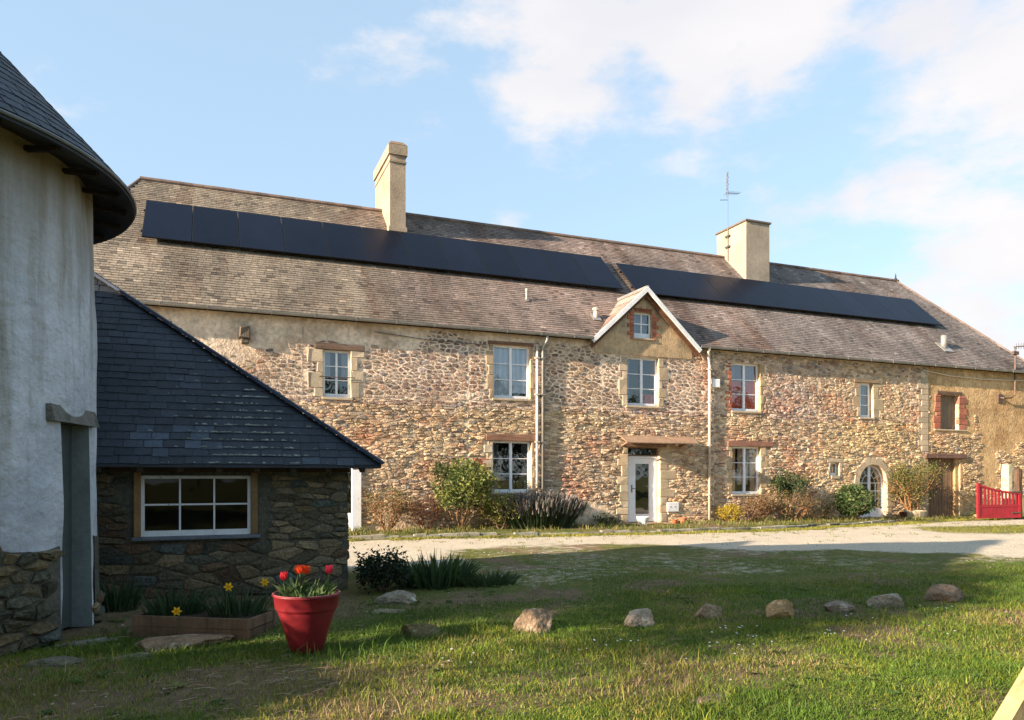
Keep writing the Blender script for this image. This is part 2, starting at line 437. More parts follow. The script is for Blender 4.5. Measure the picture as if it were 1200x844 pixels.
def stone_mesh(mb, P, gap, dep, fmap, col, r, tilt=0.30, mi=0):
    """one stone: outline at the wall, shoulder ring, uneven face ring, crown point. fmap(u, v, out) -> xyz"""
    t = rough_poly(P, gap, r)
    if not t: return False
    cx, cz, Q = t
    n = len(Q)
    if n < 3: return False
    sx = max(abs(p[0] - cx) for p in Q) + 1e-3; sz = max(abs(p[1] - cz) for p in Q) + 1e-3
    tx = r.uniform(-tilt, tilt); tz = r.uniform(-tilt, tilt)
    vs = [fmap(p[0], p[1], -0.02) for p in Q]
    sh = r.uniform(0.05, 0.16)
    vs += [fmap(cx + (p[0] - cx) * (1 - sh * .4), cz + (p[1] - cz) * (1 - sh * .4), dep * r.uniform(0.45, 0.75)) for p in Q]
    for p in Q:
        a = 0.66 + r.uniform(-.22, .14)
        o = dep * (1 + tx * (p[0] - cx) / sx + tz * (p[1] - cz) / sz + r.uniform(-.22, .22))
        vs.append(fmap(cx + (p[0] - cx) * a, cz + (p[1] - cz) * a, o))
    vs.append(fmap(cx + r.uniform(-.2, .2) * sx, cz + r.uniform(-.2, .2) * sz, dep * r.uniform(1.0, 1.15)))
    fs = []
    for k in (0, n):
        for i in range(n):
            j = (i + 1) % n
            fs.append((k + i, k + j, k + n + j, k + n + i))
    for i in range(n):
        fs.append((2 * n + i, 2 * n + (i + 1) % n, 3 * n))
    mb.add(vs, fs, col, mi)
    return True

def lay_stones(polys, gapf, depf, fmap, colf, parent, mat_, seed, singles=300, score=None, name='stone', label=None):
    """the stones that show largest become parts; the rest one joined part"""
    r = random.Random(seed)
    sc = []
    for P in polys:
        cx = sum(p[0] for p in P) / len(P); cz = sum(p[1] for p in P) / len(P)
        a = area(P)
        if a < 0.0006: continue
        sc.append((a * (score(cx, cz) if score else 1), cx, cz, P))
    sc.sort(key=lambda t: -t[0])
    rest = MB()
    for k, (s, cx, cz, P) in enumerate(sc):
        g = gapf(cx, cz); d = depf(cx, cz, r); c = colf(cx, cz, r)
        if k < singles:
            mb = MB()
            if stone_mesh(mb, P, g, d, fmap, c, r): mb.build(name, mat_, parent)
        else:
            stone_mesh(rest, P, g, d, fmap, c, r)
    if rest.f:
        o = rest.build(name + 's', mat_, parent); o['kind'] = 'stuff'
        o['label'] = label or 'the many smaller stones filling the wall'

# ------------------------------------------------------------------ ground
def sstep(a, b, x):
    t = min(1, max(0, (x - a) / (b - a))); return t * t * (3 - 2 * t)

def kerb_y(x):
    P = [(-10, 17.5), (2.6, 17.42), (8.3, 16.75), (11.5, 16.35), (15, 16.4), (18.5, 17.0), (24, 17.6), (60, 17.6)]
    for (a, b), (c, d) in zip(P, P[1:]):
        if x <= c: return b + (d - b) * (x - a) / (c - a)
    return 17.6

def gravel_at(x, y):
    """1 = bare pale gravel, 0 = grass"""
    n = fbm(x, y, 0.55, 3.1) * 0.9 + fbm(x, y, 2.0, 8.2) * 0.35
    LP = [(-20, 11.6), (3.4, 11.5), (4.8, 13.9), (7.5, 14.4), (9.5, 13.0), (11.2, 10.9), (14, 9.0), (40, 7.6)]
    for (a, b), (c, d) in zip(LP, LP[1:]):
        if x <= c: low = b + (d - b) * max(0, x - a) / (c - a); break
    else: low = 7.6
    g = sstep(low - 0.9, low + 1.1, y + n * 1.1)
    g *= 1 - sstep(kerb_y(x) - 0.75, kerb_y(x) - 0.15, y + n * 0.35)
    # mown strip beyond the drive at the right
    g *= 1 - 0.75 * sstep(16.5, 19.5, x + n) * (1 - sstep(0.9, 2.0, abs(y - (14.2 - (x - 18) * 0.10)) + n * .4))
    # bare tracks and worn patches
    g = max(g, (.29 + .20 * n) * sstep(7.6, 9.6, y + n) * sstep(2.6, 4.0, x) * (1 - sstep(kerb_y(x) - 1.2, kerb_y(x) - .6, y)))
    return min(1, max(0, g))

def dirt_at(x, y):
    n = fbm(x, y, 0.8, 12.0) + 0.5 * fbm(x, y, 2.6, 5.5)
    d = 0.9 * sstep(1.3, 0.0, hypot((x + 0.1) / 1.9, (y - 5.5) / 0.9) + n * 0.8)
    d = max(d, 0.9 * sstep(1.2, 0.3, hypot((x - 2.9) / 1.4, (y - 8.1) / 0.6) + n * 0.7))
    d = max(d, 0.85 * sstep(1.3, 0.2, hypot((x - 6.3) / 1.6, (y - 6.2) / 0.75) + n * 0.6))
    d = max(d, 0.75 * sstep(1.2, 0.2, hypot((x - 2.6) / 1.6, (y - 4.7) / 0.6) + n * 0.8))
    d = max(d, 0.75 * sstep(0.05, 0.55, n))
    d = max(d, 0.8 * sstep(1.2, 0.2, hypot((x - 1.3) / 1.3, (y - 4.6) / 0.45) + n * 0.8))
    d = max(d, 0.9 * sstep(0.22, 0.05, abs(y - (6.75 + (x - 3.0) * 1.3)) * .6 + n * 0.06) * sstep(2.8, 3.0, x) * (1 - sstep(4.1, 4.6, x)))
    if x < 2.2: d = max(d, 0.8 * sstep(6.9, 8.0, y + n * .4) * (1 - sstep(1.2, 2.2, x)))
    return min(1, d)

def gz(x, y):
    z = 0.035 * fbm(x, y, 0.6, 1.7) + 0.018 * fbm(x, y, 2.2, 4.4)
    k = 1 - sstep(11, 15, y) * 0.85
    e = sstep(0, 2.5, x + 12) * sstep(0, 2.5, 38 - x) * sstep(0, 1.5, y + 2) 
    z = z * k * e
    ky = kerb_y(x)
    z += 0.10 * sstep(ky - 0.02, ky + 0.10, y) * sstep(2.0, 2.6, x) * (1 - sstep(21, 23, x))
    return z

def lawn_colours():
    m = bpy.data.materials.new('ground_cover'); m.use_nodes = True
    nt = m.node_tree; N = nt.nodes; K = nt.links; p = N['Principled BSDF']
    p.inputs['Roughness'].default_value = 0.95; p.inputs['Specular IOR Level'].default_value = 0.1
    g = N.new('ShaderNodeNewGeometry')
    def nz(s, d=5):
        t = N.new('ShaderNodeTexNoise'); t.inputs['Scale'].default_value = s; t.inputs['Detail'].default_value = d; t.inputs['Roughness'].default_value = .65
        K.new(g.outputs['Position'], t.inputs['Vector']); return t.outputs[0]
    def mix(f, a, b):
        x = N.new('ShaderNodeMix'); x.data_type = 'RGBA'
        if isinstance(f, float): x.inputs[0].default_value = f
        else: K.new(f, x.inputs[0])
        for i, c in ((6, a), (7, b)):
            if isinstance(c, tuple): x.inputs[i].default_value = (*c, 1)
            else: K.new(c, x.inputs[i])
        return x.outputs[2]
    def ramp(f, a, b):
        r = N.new('ShaderNodeMapRange'); r.inputs[1].default_value = a; r.inputs[2].default_value = b; K.new(f, r.inputs[0]); return r.outputs[0]
    at = N.new('ShaderNodeAttribute'); at.attribute_name = 'cover'
    sp = N.new('ShaderNodeSeparateColor'); K.new(at.outputs['Color'], sp.inputs[0])
    green = mix(ramp(nz(1.0), .35, .65), (0.105, 0.120, 0.032), (0.20, 0.165, 0.055))
    green = mix(ramp(nz(14), .4, .7), green, (0.065, 0.085, 0.022))
    dirt = mix(ramp(nz(5), .35, .65), (0.21, 0.145, 0.082), (0.13, 0.092, 0.055))
    grav = mix(ramp(nz(1.1), .35, .65), (0.68, 0.585, 0.44), (0.58, 0.495, 0.37))
    grav = mix(ramp(nz(55, 3), .45, .62), grav, (0.27, 0.24, 0.19))
    grav = mix(ramp(nz(90, 2), .58, .66), grav, (0.60, 0.56, 0.48))
    def jitter(s, amp, sc):
        a = N.new('ShaderNodeMath'); a.operation = 'MULTIPLY_ADD'; K.new(nz(sc, 6), a.inputs[0]); a.inputs[1].default_value = amp; a.inputs[2].default_value = -amp / 2
        b = N.new('ShaderNodeMath'); b.operation = 'ADD'; K.new(s, b.inputs[0]); K.new(a.outputs[0], b.inputs[1]); return ramp(b.outputs[0], .3, .7)
    c = mix(jitter(sp.outputs[1], 1.1, 7), green, dirt)
    c = mix(jitter(sp.outputs[0], 1.3, 5), c, grav)
    K.new(c, p.inputs['Base Color'])
    b = N.new('ShaderNodeBump'); b.inputs['Strength'].default_value = 1.0; b.inputs['Distance'].default_value = 0.035
    K.new(nz(22, 6), b.inputs['Height']); K.new(b.outputs[0], p.inputs['Normal'])
    return m
M['ground'] = lawn_colours()

def build_ground():
    x0, x1, y0, y1, st = -12.0, 38.0, -2.0, 18.7, 0.1
    nx = int(round((x1 - x0) / st)); ny = int(round((y1 - y0) / st))
    co = []; cov = []
    for j in range(ny + 1):
        y = y0 + j * st
        for i in range(nx + 1):
            x = x0 + i * st
            co.append((x, y, gz(x, y)))
    cx = {}
    G = np.zeros((ny, nx)); D = np.zeros((ny, nx))
    vis = lambda x, y: True
    for j in range(ny):
        for i in range(nx):
            x = x0 + (i + .5) * st; y = y0 + (j + .5) * st
            G[j, i] = gravel_at(x, y); D[j, i] = dirt_at(x, y)
    parts = {'lawn': [], 'gravel_drive': []}
    for j in range(ny):
        for i in range(nx):
            a = j * (nx + 1) + i
            parts['gravel_drive' if G[j, i] > 0.5 else 'lawn'].append((a, a + 1, a + nx + 2, a + nx + 1))
    for name, fs in parts.items():
        used = sorted({i for f in fs for i in f}); mp_ = {u: k for k, u in enumerate(used)}
        me = bpy.data.meshes.new(name)
        me.from_pydata([co[u] for u in used], [], [tuple(mp_[i] for i in f) for f in fs])
        at = me.attributes.new('cover', 'FLOAT_COLOR', 'POINT')
        arr = np.zeros((len(used), 4), dtype=np.float32); arr[:, 3] = 1
        for k, u in enumerate(used):
            j, i = divmod(u, nx + 1)
            j = min(j, ny - 1); i = min(i, nx - 1); j2 = max(j - 1, 0); i2 = max(i - 1, 0)
            arr[k, 0] = (G[j, i] + G[j2, i] + G[j, i2] + G[j2, i2]) / 4; arr[k, 1] = (D[j, i] + D[j2, i] + D[j, i2] + D[j2, i2]) / 4
        at.data.foreach_set('color', arr.ravel())
        me.polygons.foreach_set('use_smooth', np.ones(len(fs), dtype=bool))
        me.materials.append(M['ground'])
        o = bpy.data.objects.new(name, me); COL.objects.link(o); tag(o, kind='structure')
    # the far ground out to the horizon
    F = 900
    me = bpy.data.meshes.new('ground')
    vs = [(-F, -F, 0), (F, -F, 0), (F, F, 0), (-F, F, 0), (x0, y0, 0), (x1, y0, 0), (x1, y1, 0), (x0, y1, 0)]
    me.from_pydata(vs, [], [(0, 1, 5, 4), (1, 2, 6, 5), (2, 3, 7, 6), (3, 0, 4, 7)])
    at = me.attributes.new('cover', 'FLOAT_COLOR', 'POINT')
    for d in at.data: d.color = (0, 0.1, 0, 1)
    me.materials.append(M['ground'])
    o = bpy.data.objects.new('ground', me); COL.objects.link(o); tag(o, kind='structure')
build_ground()

# ------------------------------------------------------------------ farmhouse
YF = 18.7            # plane of the facade
house = empty('farmhouse', (12, YF, 0), 'long two-storey stone farmhouse with a slate roof and one small gabled dormer', 'farmhouse')
HX0, HX1 = -4.3, 29.0
YR, ZR, ZE, YE = 23.2, 9.8, 5.3, 18.4
SL = (ZR - ZE) / (YR - YE)
def roof_z(y): return ZE + SL * (y - YE)
YB = 27.7
DXL, DXR, DXC, DZ = 9.98, 13.48, 11.70, 6.92      # dormer feet, centre, apex height

# openings: x0 x1 z0 z1
OP = dict(
    w1=(2.54, 3.21, 3.42, 4.60), w2=(7.01, 8.09, 3.58, 5.02), w3=(6.99, 8.12, 1.03, 2.43), w4=(11.16, 12.22, 3.53, 4.95),
    door=(11.18, 12.27, 0.10, 2.33), w5=(14.86, 15.95, 3.50, 4.99), w6=(14.88, 15.97, 0.92, 2.40), w7=(20.12, 20.72, 3.46, 4.62),
    w8=(18.84, 19.22, 1.50, 1.93), arch=(20.08, 21.34, 0.03, 1.25), plank=(23.31, 24.90, 0.03, 2.12), loft=(23.92, 24.84, 3.15, 4.38),
    side=(2.35, 3.40, 0.05, 1.98))
ARCH_C = (20.71, 1.25, 0.63)        # centre x, spring height, radius
holes = list(OP.values()) + [(20.08, 21.34, 1.2, 1.89)]

def build_wall():
    mb = MB()
    xs = sorted({HX0, HX1} | {o[0] for o in holes} | {o[1] for o in holes} | {4.5, 9.5, 13.8, 18.0, 27.0})
    zs = sorted({0.0, 5.33} | {o[2] for o in holes} | {o[3] for o in holes})
    for i in range(len(xs) - 1):
        for j in range(len(zs) - 1):
            a, b, c, d = xs[i], xs[i + 1], zs[j], zs[j + 1]
            mx_, mz = (a + b) / 2, (c + d) / 2
            if any(o[0] < mx_ < o[1] and o[2] < mz < o[3] for o in holes): continue
            mb.add([(a, YF, c), (b, YF, c), (b, YF, d), (a, YF, d)], [(0, 1, 2, 3)], (1.12, 1.16, 1.24) if mz > 3.43 and mx_ < 13.8 else ((.84, .74, .55) if mx_ > 23.3 else (1, 1, 1)))  # upper left mortar paler: cream pointing, also brightened to offset the eave shade
    for k, (a, b, c, d) in OP.items():
        if k == 'arch': continue
        e = YF + 0.45
        mb.add([(a, YF, c), (a, e, c), (a, e, d), (a, YF, d)], [(0, 1, 2, 3)])
        mb.add([(b, YF, c), (b, YF, d), (b, e, d), (b, e, c)], [(0, 1, 2, 3)])
        mb.add([(a, YF, d), (a, e, d), (b, e, d), (b, YF, d)], [(0, 1, 2, 3)])
        mb.add([(a, YF, c), (b, YF, c), (b, e, c), (a, e, c)], [(0, 1, 2, 3)])
    # inner skin, ends and back close the house so that the rooms are dark
    a, b, c, d = OP['arch']; e = YF + 0.45
    cx, cz, R = ARCH_C
    mb.add([(a, YF, c), (a, e, c), (a, e, cz), (a, YF, cz)], [(0, 1, 2, 3)])
    mb.add([(b, YF, c), (b, YF, cz), (b, e, cz), (b, e, c)], [(0, 1, 2, 3)])
    n = 18
    A = [(cx - R * cos(pi * i / n), cz + R * sin(pi * i / n)) for i in range(n + 1)]
    for i in range(n):
        (p, q), (r_, s) = A[i], A[i + 1]
        mb.add([(p, YF, q), (r_, YF, s), (r_, e, s), (p, e, q)], [(0, 1, 2, 3)])
        mb.add([(p, YF, q), (p, YF, 1.89), (r_, YF, 1.89), (r_, YF, s)], [(0, 1, 2, 3)])
    mb.add([(HX0, YF, 0), (HX0, YB, 0), (HX0, YB, 5.33), (HX0, YF, 5.33)], [(0, 1, 2, 3)])
    mb.add([(HX1, YF, 0), (HX1, YB, 0), (HX1, YB, 5.33), (HX1, YF, 5.33)], [(0, 1, 2, 3)])
    mb.add([(HX0, YB, 0), (HX1, YB, 0), (HX1, YB, 5.33), (HX0, YB, 5.33)], [(0, 1, 2, 3)])
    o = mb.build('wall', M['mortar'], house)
    mb = MB()
    for z in (0.06, 2.9, 5.25):
        mb.add([(HX0, YF + .46, z), (HX1, YF + .46, z), (HX1, YB - .1, z), (HX0, YB - .1, z)], [(0, 1, 2, 3)])
    for x in (HX0 + .05, 5.0, 10.2, 13.3, 18.0, 22.3, HX1 - .05):
        mb.add([(x, YF + .47, 0), (x, YB - .1, 0), (x, YB - .1, 5.2), (x, YF + .47, 5.2)], [(0, 1, 2, 3)])
    mb.add([(HX0, YF + 4.0, 0.06), (HX1, YF + 4.0, 0.06), (HX1, YF + 4, 5.2), (HX0, YF + 4, 5.2)], [(0, 1, 2, 3)])
    mb.build('interior', M['inside'], house)
build_wall()

# dressed surrounds; SUR collects the rectangles that rubble must avoid
SUR = []
r_ = random.Random(21)
def tint(r, v=0.12, warm=0.03):
    k = 1 + r.uniform(-v, v); w = r.uniform(-warm, warm)
    return (k * (1 + w), k, k * (1 - w))
def quoins(xa, z0, z1, side, m, name, wmin, wmax, h, prot=0.02, col=(1, 1, 1), seed=1, gapz=0.012):
    """blocks of alternating length beside an opening; side -1: to the left of xa, +1: to the right"""
    r = random.Random(seed); z = z0; k = 0
    while z < z1 - 0.03:
        hh = min(h * r.uniform(0.65, 1.3), z1 - z)
        if z1 - z - hh < h * 0.4: hh = z1 - z
        w = (wmax if k % 2 else wmin) * r.uniform(0.75, 1.15)
        x0, x1 = (xa - w, xa) if side < 0 else (xa, xa + w)
        mb = MB(); t = tint(r)
        mb.bevbox(x0 + .004, x1 - .004, YF - prot - r.uniform(0, .006), YF + 0.1, z + gapz / 2, z + hh - gapz / 2, 0.012, tuple(a * b for a, b in zip(t, col)), 0, 0.011, r)
        mb.build(name, m, house)
        SUR.append((x0 - .01, x1 + .01, z, z + hh)); z += hh; k += 1
def lintel(x0, x1, z0, z1, m, prot=0.04, col=(1, 1, 1), name='lintel'):
    mb = MB(); mb.bevbox(x0, x1, YF - prot, YF + 0.12, z0, z1, 0.008, col, 0, 0.005)
    mb.build(name, m, house); SUR.append((x0 - .01, x1 + .01, z0 - .005, z1 + .005))
def sill(x0, x1, z, m=None, prot=0.05, h=0.06):
    mb = MB(); mb.bevbox(x0, x1, YF - prot, YF + 0.12, z - h, z, 0.006); mb.build('sill', m or M['dressed'], house)
    SUR.append((x0 - .005, x1 + .005, z - h - .005, z))

G_, DR, BR = M['dressed'], M['dressed'], M['brick']
o = OP['w1']; quoins(o[0], o[2], o[3], -1, DR, 'quoin', .20, .34, .30, seed=1); quoins(o[1], o[2], o[3], 1, DR, 'quoin', .20, .36, .30, seed=2); lintel(2.34, 3.55, o[3] + .003, 4.75, M['beam'], .03, (0.8, .85, .9)); sill(2.5, 3.25, o[2])
o = OP['w2']; quoins(o[0], o[2], o[3], -1, DR, 'quoin', .12, .2, .30, seed=3, col=(.8, .75, .7)); quoins(o[1], o[2], o[3], 1, DR, 'quoin', .05, .09, .36, seed=4, col=(.8, .75, .7)); lintel(6.85, 8.2, o[3] + .003, 5.12, M['beam'], .015, (1.1, 1, .9)); sill(6.98, 8.12, o[2])
o = OP['w3']; quoins(o[0], o[2], o[3], -1, DR, 'quoin', .16, .26, .24, seed=5, col=(1.1, 1.1, 1.1)); quoins(o[1], o[2], o[3], 1, DR, 'quoin', .07, .10, .33, seed=6); lintel(6.8, 8.34, o[3] + .003, 2.61, M['beam'], .04, (1.15, 1, .95)); sill(6.97, 8.14, o[2])
r2 = random.Random(5)
for k in range(6):      # patch of red bricks left of the lower window
    for q in range(2):
        x = 6.42 + q * .2 + (k % 2) * .05; z = 1.30 + k * .11
        mb = MB(); mb.bevbox(x, x + .18, YF - .03, YF + .08, z, z + .092, .006, tint(r2, .25), 0, .003, r2); mb.build('brick', BR, house)
SUR.append((6.40, 6.86, 1.28, 1.97))
o = OP['w4']; quoins(o[0], o[2], o[3], -1, DR, 'quoin', .20, .30, .35, seed=7, col=(1.0, .98, 1.0)); quoins(o[1], o[2], o[3], 1, DR, 'quoin', .14, .30, .32, seed=8, col=(.85, .8, .75)); sill(11.1, 12.3, o[2])
o = OP['door']; quoins(o[0], 0.12, 2.33, -1, DR, 'quoin', .24, .42, .26, seed=9, col=(1.12, 1.1, 1.05)); quoins(o[1], .12, 2.33, 1, DR, 'quoin', .26, .50, .27, seed=10, col=(1.05, 1.02, .98)); lintel(11.0, 12.5, 2.333, 2.42, M['beam'], .02)
o = OP['w5']; quoins(o[0], o[2], o[3], -1, BR, 'brick', .12, .22, .10, .012, seed=11, col=(1.05, 1.1, 1.1)); quoins(o[1], o[2], o[3], 1, DR, 'quoin', .10, .2, .25, seed=12, col=(.95, .85, .7)); sill(14.84, 15.98, o[2])
o = OP['w6']; quoins(o[0], o[2], o[3], -1, DR, 'quoin', .16, .24, .30, seed=13, col=(.95, .9, .8)); quoins(o[1], o[2], o[3], 1, DR, 'quoin', .16, .26, .28, seed=14, col=(.95, .9, .8)); lintel(14.70, 16.45, o[3] + .003, 2.57, M['beam'], .05, (1.25, 1, 1)); sill(14.84, 16.0, o[2])
o = OP['w7']; quoins(o[0], o[2], o[3], -1, DR, 'quoin', .18, .3, .28, seed=15, col=(.9, .85, .8)); quoins(o[1], o[2], o[3], 1, DR, 'quoin', .22, .42, .3, seed=16, col=(.95, .9, .8)); lintel(19.85, 20.98, o[3] + .003, 4.74, M['dressed'], .04, (.55, .5, .45)); sill(20.08, 20.76, o[2])
o = OP['w8']; quoins(o[0], o[2] - .1, o[3], -1, DR, 'quoin', .12, .12, .25, seed=17); quoins(o[1], o[2] - .1, o[3], 1, DR, 'quoin', .12, .12, .25, seed=18); lintel(18.7, 19.36, o[3] + .003, 2.05, M['dressed'], .02); sill(18.85, 19.21, o[2], h=.1)
o = OP['arch']; quoins(o[0], .05, 1.25, -1, DR, 'quoin', .22, .34, .3, .03, seed=19, col=(1, .95, .85)); quoins(o[1], .05, 1.25, 1, DR, 'quoin', .22, .34, .3, .03, seed=20, col=(1, .95, .85))
SUR.append((19.80, 21.62, 1.25, 1.60)); SUR.append((19.98, 21.44, 1.60, 1.9)); SUR.append((20.25, 21.17, 1.9, 2.13))
cx, cz, R = ARCH_C
for k in range(9):      # voussoirs of the arch
    a0 = pi * k / 9 + .012; a1 = pi * (k + 1) / 9 - .012
    w = .26 if k % 2 else .21
    pts = [(cx - rr * cos(a), YF - .035, cz + rr * sin(a)) for rr, a in ((R + .002, a0), (R + .002, (a0 + a1) / 2), (R + .002, a1), (R + w, a1), (R + w, (a0 + a1) / 2), (R + w, a0))]
    mb = MB(); mb.prism(pts, (0, .1, 0), tint(r2, .1)); mb.build('voussoir', M['dressed'], house)
o = OP['plank']; quoins(o[0], .04, 2.0, -1, DR, 'quoin', .2, .36, .3, seed=22, col=(.95, .88, .75)); quoins(o[1], 1.0, 2.0, 1, DR, 'quoin', .1, .16, .3, .01, seed=23, col=(.95, .88, .75)); lintel(23.12, 25.15, 2.123, 2.27, M['beam'], .10, (.75, .7, .8))
o = OP['loft']; quoins(o[0], o[2], o[3], -1, BR, 'brick', .30, .34, .2, .02, seed=24, col=(1.1, 1.15, 1.2)); quoins(o[1], o[2], o[3], 1, BR, 'brick', .28, .42, .2, .02, seed=25, col=(1.1, 1.15, 1.2)); lintel(23.75, 25.0, o[3] + .003, 4.5, M['beam'], .03, (.6, .6, .6)); sill(23.6, 25.2, o[2], h=.05)
for k in range(14):     # corner quoins where the house was once shorter
    z = 2.35 + k * .2
    if z > 4.9: break
    w = .5 if k % 2 else .32
    mb = MB(); mb.bevbox(23.30 - w, 23.30, YF - .025, YF + .1, z, z + .19, .008, tint(r2, .12), 0, .004); mb.build('quoin', M['dressed'], house)
    SUR.append((23.29 - w, 23.31, z, z + .2))
mb = MB()               # smooth render strip above the dormer foot and round the upper door window
mb.bevbox(DXL + .1, DXR - .1, YF - .031, YF + .02, 4.99, 5.33, .002, (1, 1, 1)); mb.build('render_band', M['render'], house)
SUR.append((DXL + .05, DXR - .05, 4.985, 5.33))

def base_patch(x, z):
    n = fbm(x, z, 1.2, 2.2) * .5
    if z < .62 + n * .5 and (8.6 < x < 10.7 or 3.6 + n < x < 5.0 or 17.0 < x < 19.6 or x > 24.9): return True
    if x > 23.35:
        if z > 3.05 + n * .4 and x < 25.9 + n: return True
        if z > 3.9 + n and x >= 25.5: return True
        if 25.9 + n * .5 < x < 26.8 + n * .5 and z > 1.0: return True
        if z > 2.6 + n and x > 26.5: return True
    if x < 5.2 and z > 4.75 + n * .5: return True
    if x < 1.8 and z > 4.3 + n: return True
    if 6.0 < x < 9.8 and z > 5.12: return True
    return False
def keep(x, z): return not base_patch(x, z) and z < 5.27

PAL = [((.46, .355, .25), 6), ((.53, .42, .30), 6), ((.38, .29, .21), 4), ((.28, .21, .16), 2.5), ((.38, .26, .19), 1.8), ((.27, .24, .22), 1.8), ((.60, .50, .38), 4), ((.43, .37, .30), 3), ((.42, .26, .18), .5)]
def pal(r, P=PAL):
    t = sum(w for _, w in P) * r.random()
    for c, w in P:
        t -= w
        if t <= 0: return c
    return P[0][0]
def fcol(x, z, r):
    c = pal(r); k = r.uniform(.78, 1.22)
    n = fbm(x, z, .45, 6.6)
    red = max(0, fbm(x, z, .7, 17.0) - .12) * 1.6
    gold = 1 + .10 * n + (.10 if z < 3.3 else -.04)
    if x > 17: gold *= 1.06
    c = (c[0] * (1 + .12 * red), c[1] * (1 - .16 * red), c[2] * (1 - .22 * red))
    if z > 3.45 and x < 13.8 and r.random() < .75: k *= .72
    return (c[0] * k * gold, c[1] * k * gold * .98, c[2] * k * (1 - .06 * n))
def relief(x, z):
    """0 = pointed flush (upper part of the wall), 1 = open joints with deep relief"""
    lim = 3.45 + .25 * fbm(x, 0, .8, 3.3)
    up = sstep(lim - .15, lim + .2, z)
    if x > 13.8: up *= .35
    return 1 - up
polys = []
HS = holes + SUR
# clip only against surrounding rectangles near each bay to keep it quick
edges = [HX0, 2.0, 6.3, 10.3, 14.2, 18.3, 22.4, HX1]
for k in range(len(edges) - 1):
    a, b = edges[k], edges[k + 1]
    hs = [h for h in HS if h[1] > a - .3 and h[0] < b + .3]
    if b < -1: continue
    polys += rubble(a, b, 0.02, 3.45, .178, .064, 100 + k, .22, hs, keep, .46, .42)
    polys += rubble(a, b, 3.45, 5.28, .165, .090, 200 + k, .16, hs, keep, .45, .42)
def fgap(x, z): return .0065 + .013 * (1 - relief(x, z)) * (1 + .6 * fbm(x, z, 1.4, 61))
def fdep(x, z, r):
    q = relief(x, z)
    return r.uniform(.006, .016) * (1 - q) + r.uniform(.008, .038) * q
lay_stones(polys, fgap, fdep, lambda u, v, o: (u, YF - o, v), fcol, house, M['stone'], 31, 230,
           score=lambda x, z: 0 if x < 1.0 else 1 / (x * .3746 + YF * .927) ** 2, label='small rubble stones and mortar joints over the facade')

# windows -------------------------------------------------------------
def window(x0, x1, z0, z1, cols, rows, depth=0.10, name='window', curtains=(), fw=.055, mull=.075, bar=.022, bottom=.085, m='white_paint', label=None, parent=house, yf=YF, gm='glass'):
    """frame, casement bars and a separate pane in every opening; cols = 2 means two casements"""
    y = yf + depth
    mb = MB()
    mb.box(x0, x0 + fw, y, y + .06, z0, z1); mb.box(x1 - fw, x1, y, y + .06, z0, z1)
    mb.box(x0 + fw, x1 - fw, y + .001, y + .06, z1 - fw, z1); mb.box(x0 + fw, x1 - fw, y - .012, y + .06, z0, z0 + bottom)
    w = mb.build(name, M[m], parent)
    if label: w['label'] = label
    ix0, ix1, iz0, iz1 = x0 + fw, x1 - fw, z0 + bottom, z1 - fw
    bars = MB(); cells = []
    if cols == 2:
        c = (ix0 + ix1) / 2
        bars.box(c - mull / 2, c + mull / 2, y - .015, y + .05, iz0, iz1)
        xs = [(ix0, c - mull / 2), (c + mull / 2, ix1)]
    else:
        s = (ix1 - ix0) / cols; xs = []
        for k in range(cols):
            a = ix0 + s * k + (bar / 2 if k else 0); b = ix0 + s * (k + 1) - (bar / 2 if k < cols - 1 else 0)
            xs.append((a, b))
            if k: bars.box(ix0 + s * k - bar / 2, ix0 + s * k + bar / 2, y + .006, y + .045, iz0, iz1)
    h = (iz1 - iz0) / rows
    for a, b in xs:
        for k in range(1, rows): bars.box(a, b, y + .008, y + .043, iz0 + h * k - bar / 2, iz0 + h * k + bar / 2)
        for k in range(rows):
            cells.append((a, b, iz0 + h * k + (bar / 2 if k else 0), iz0 + h * (k + 1) - (bar / 2 if k < rows - 1 else 0)))
    if bars.f: bars.build('glazing_bars', M[m], w)
    for a, b, c, d in cells:
        p = MB(); p.add([(a, y + .028, c), (b, y + .028, c), (b, y + .028, d), (a, y + .028, d)], [(0, 1, 2, 3)])
        p.build('pane', M[gm], w)
    for (ca, cb, c0, c1, col) in curtains:
        p = MB(); n = 14; vs = []
        for i in range(n + 1):
            x = x0 + (x1 - x0) * (ca + (cb - ca) * i / n); yy = y + .085 + .018 * sin(i * 2.3) + .008 * sin(i * 5.1)
            vs += [(x, yy, z0 + (z1 - z0) * c0), (x, yy, z0 + (z1 - z0) * c1)]
        p.add(vs, [(2 * i, 2 * i + 2, 2 * i + 3, 2 * i + 1) for i in range(n)], col)
        p.build('curtain', M['curtain'], w, True)
    return w
W = OP
cream = (.72, .66, .58)
w1 = window(*W['w1'], 2, 3, curtains=[(.04, .3, .45, 1, (.5, .52, .55)), (.7, .96, .45, 1, (.5, .52, .55))], bottom=.10, mull=.05)
mb = MB(); mb.tube([(2.44, YF - .05, 3.92), (3.31, YF - .05, 3.92)], .012, 6); mb.build('window_rail', M['iron'], house)
window(*W['w2'], 2, 3, curtains=[(.02, .49, .0, 1, (.85, .85, .9)), (.51, .98, .12, 1, (.82, .84, .9))])
window(*W['w3'], 2, 3, curtains=[(.02, .22, .0, 1, (.12, .12, .11)), (.8, .98, .0, 1, (.14, .13, .12))])
window(*W['w4'], 2, 3, curtains=[(.52, .98, 0, .26, (.8, .12, .09)), (.02, .16, 0, 1, (.25, .3, .36))])
window(*W['w5'], 2, 3, curtains=[(.02, .98, 0, .64, (.90, .15, .09)), (.02, .98, .64, 1, (.34, .30, .34))])
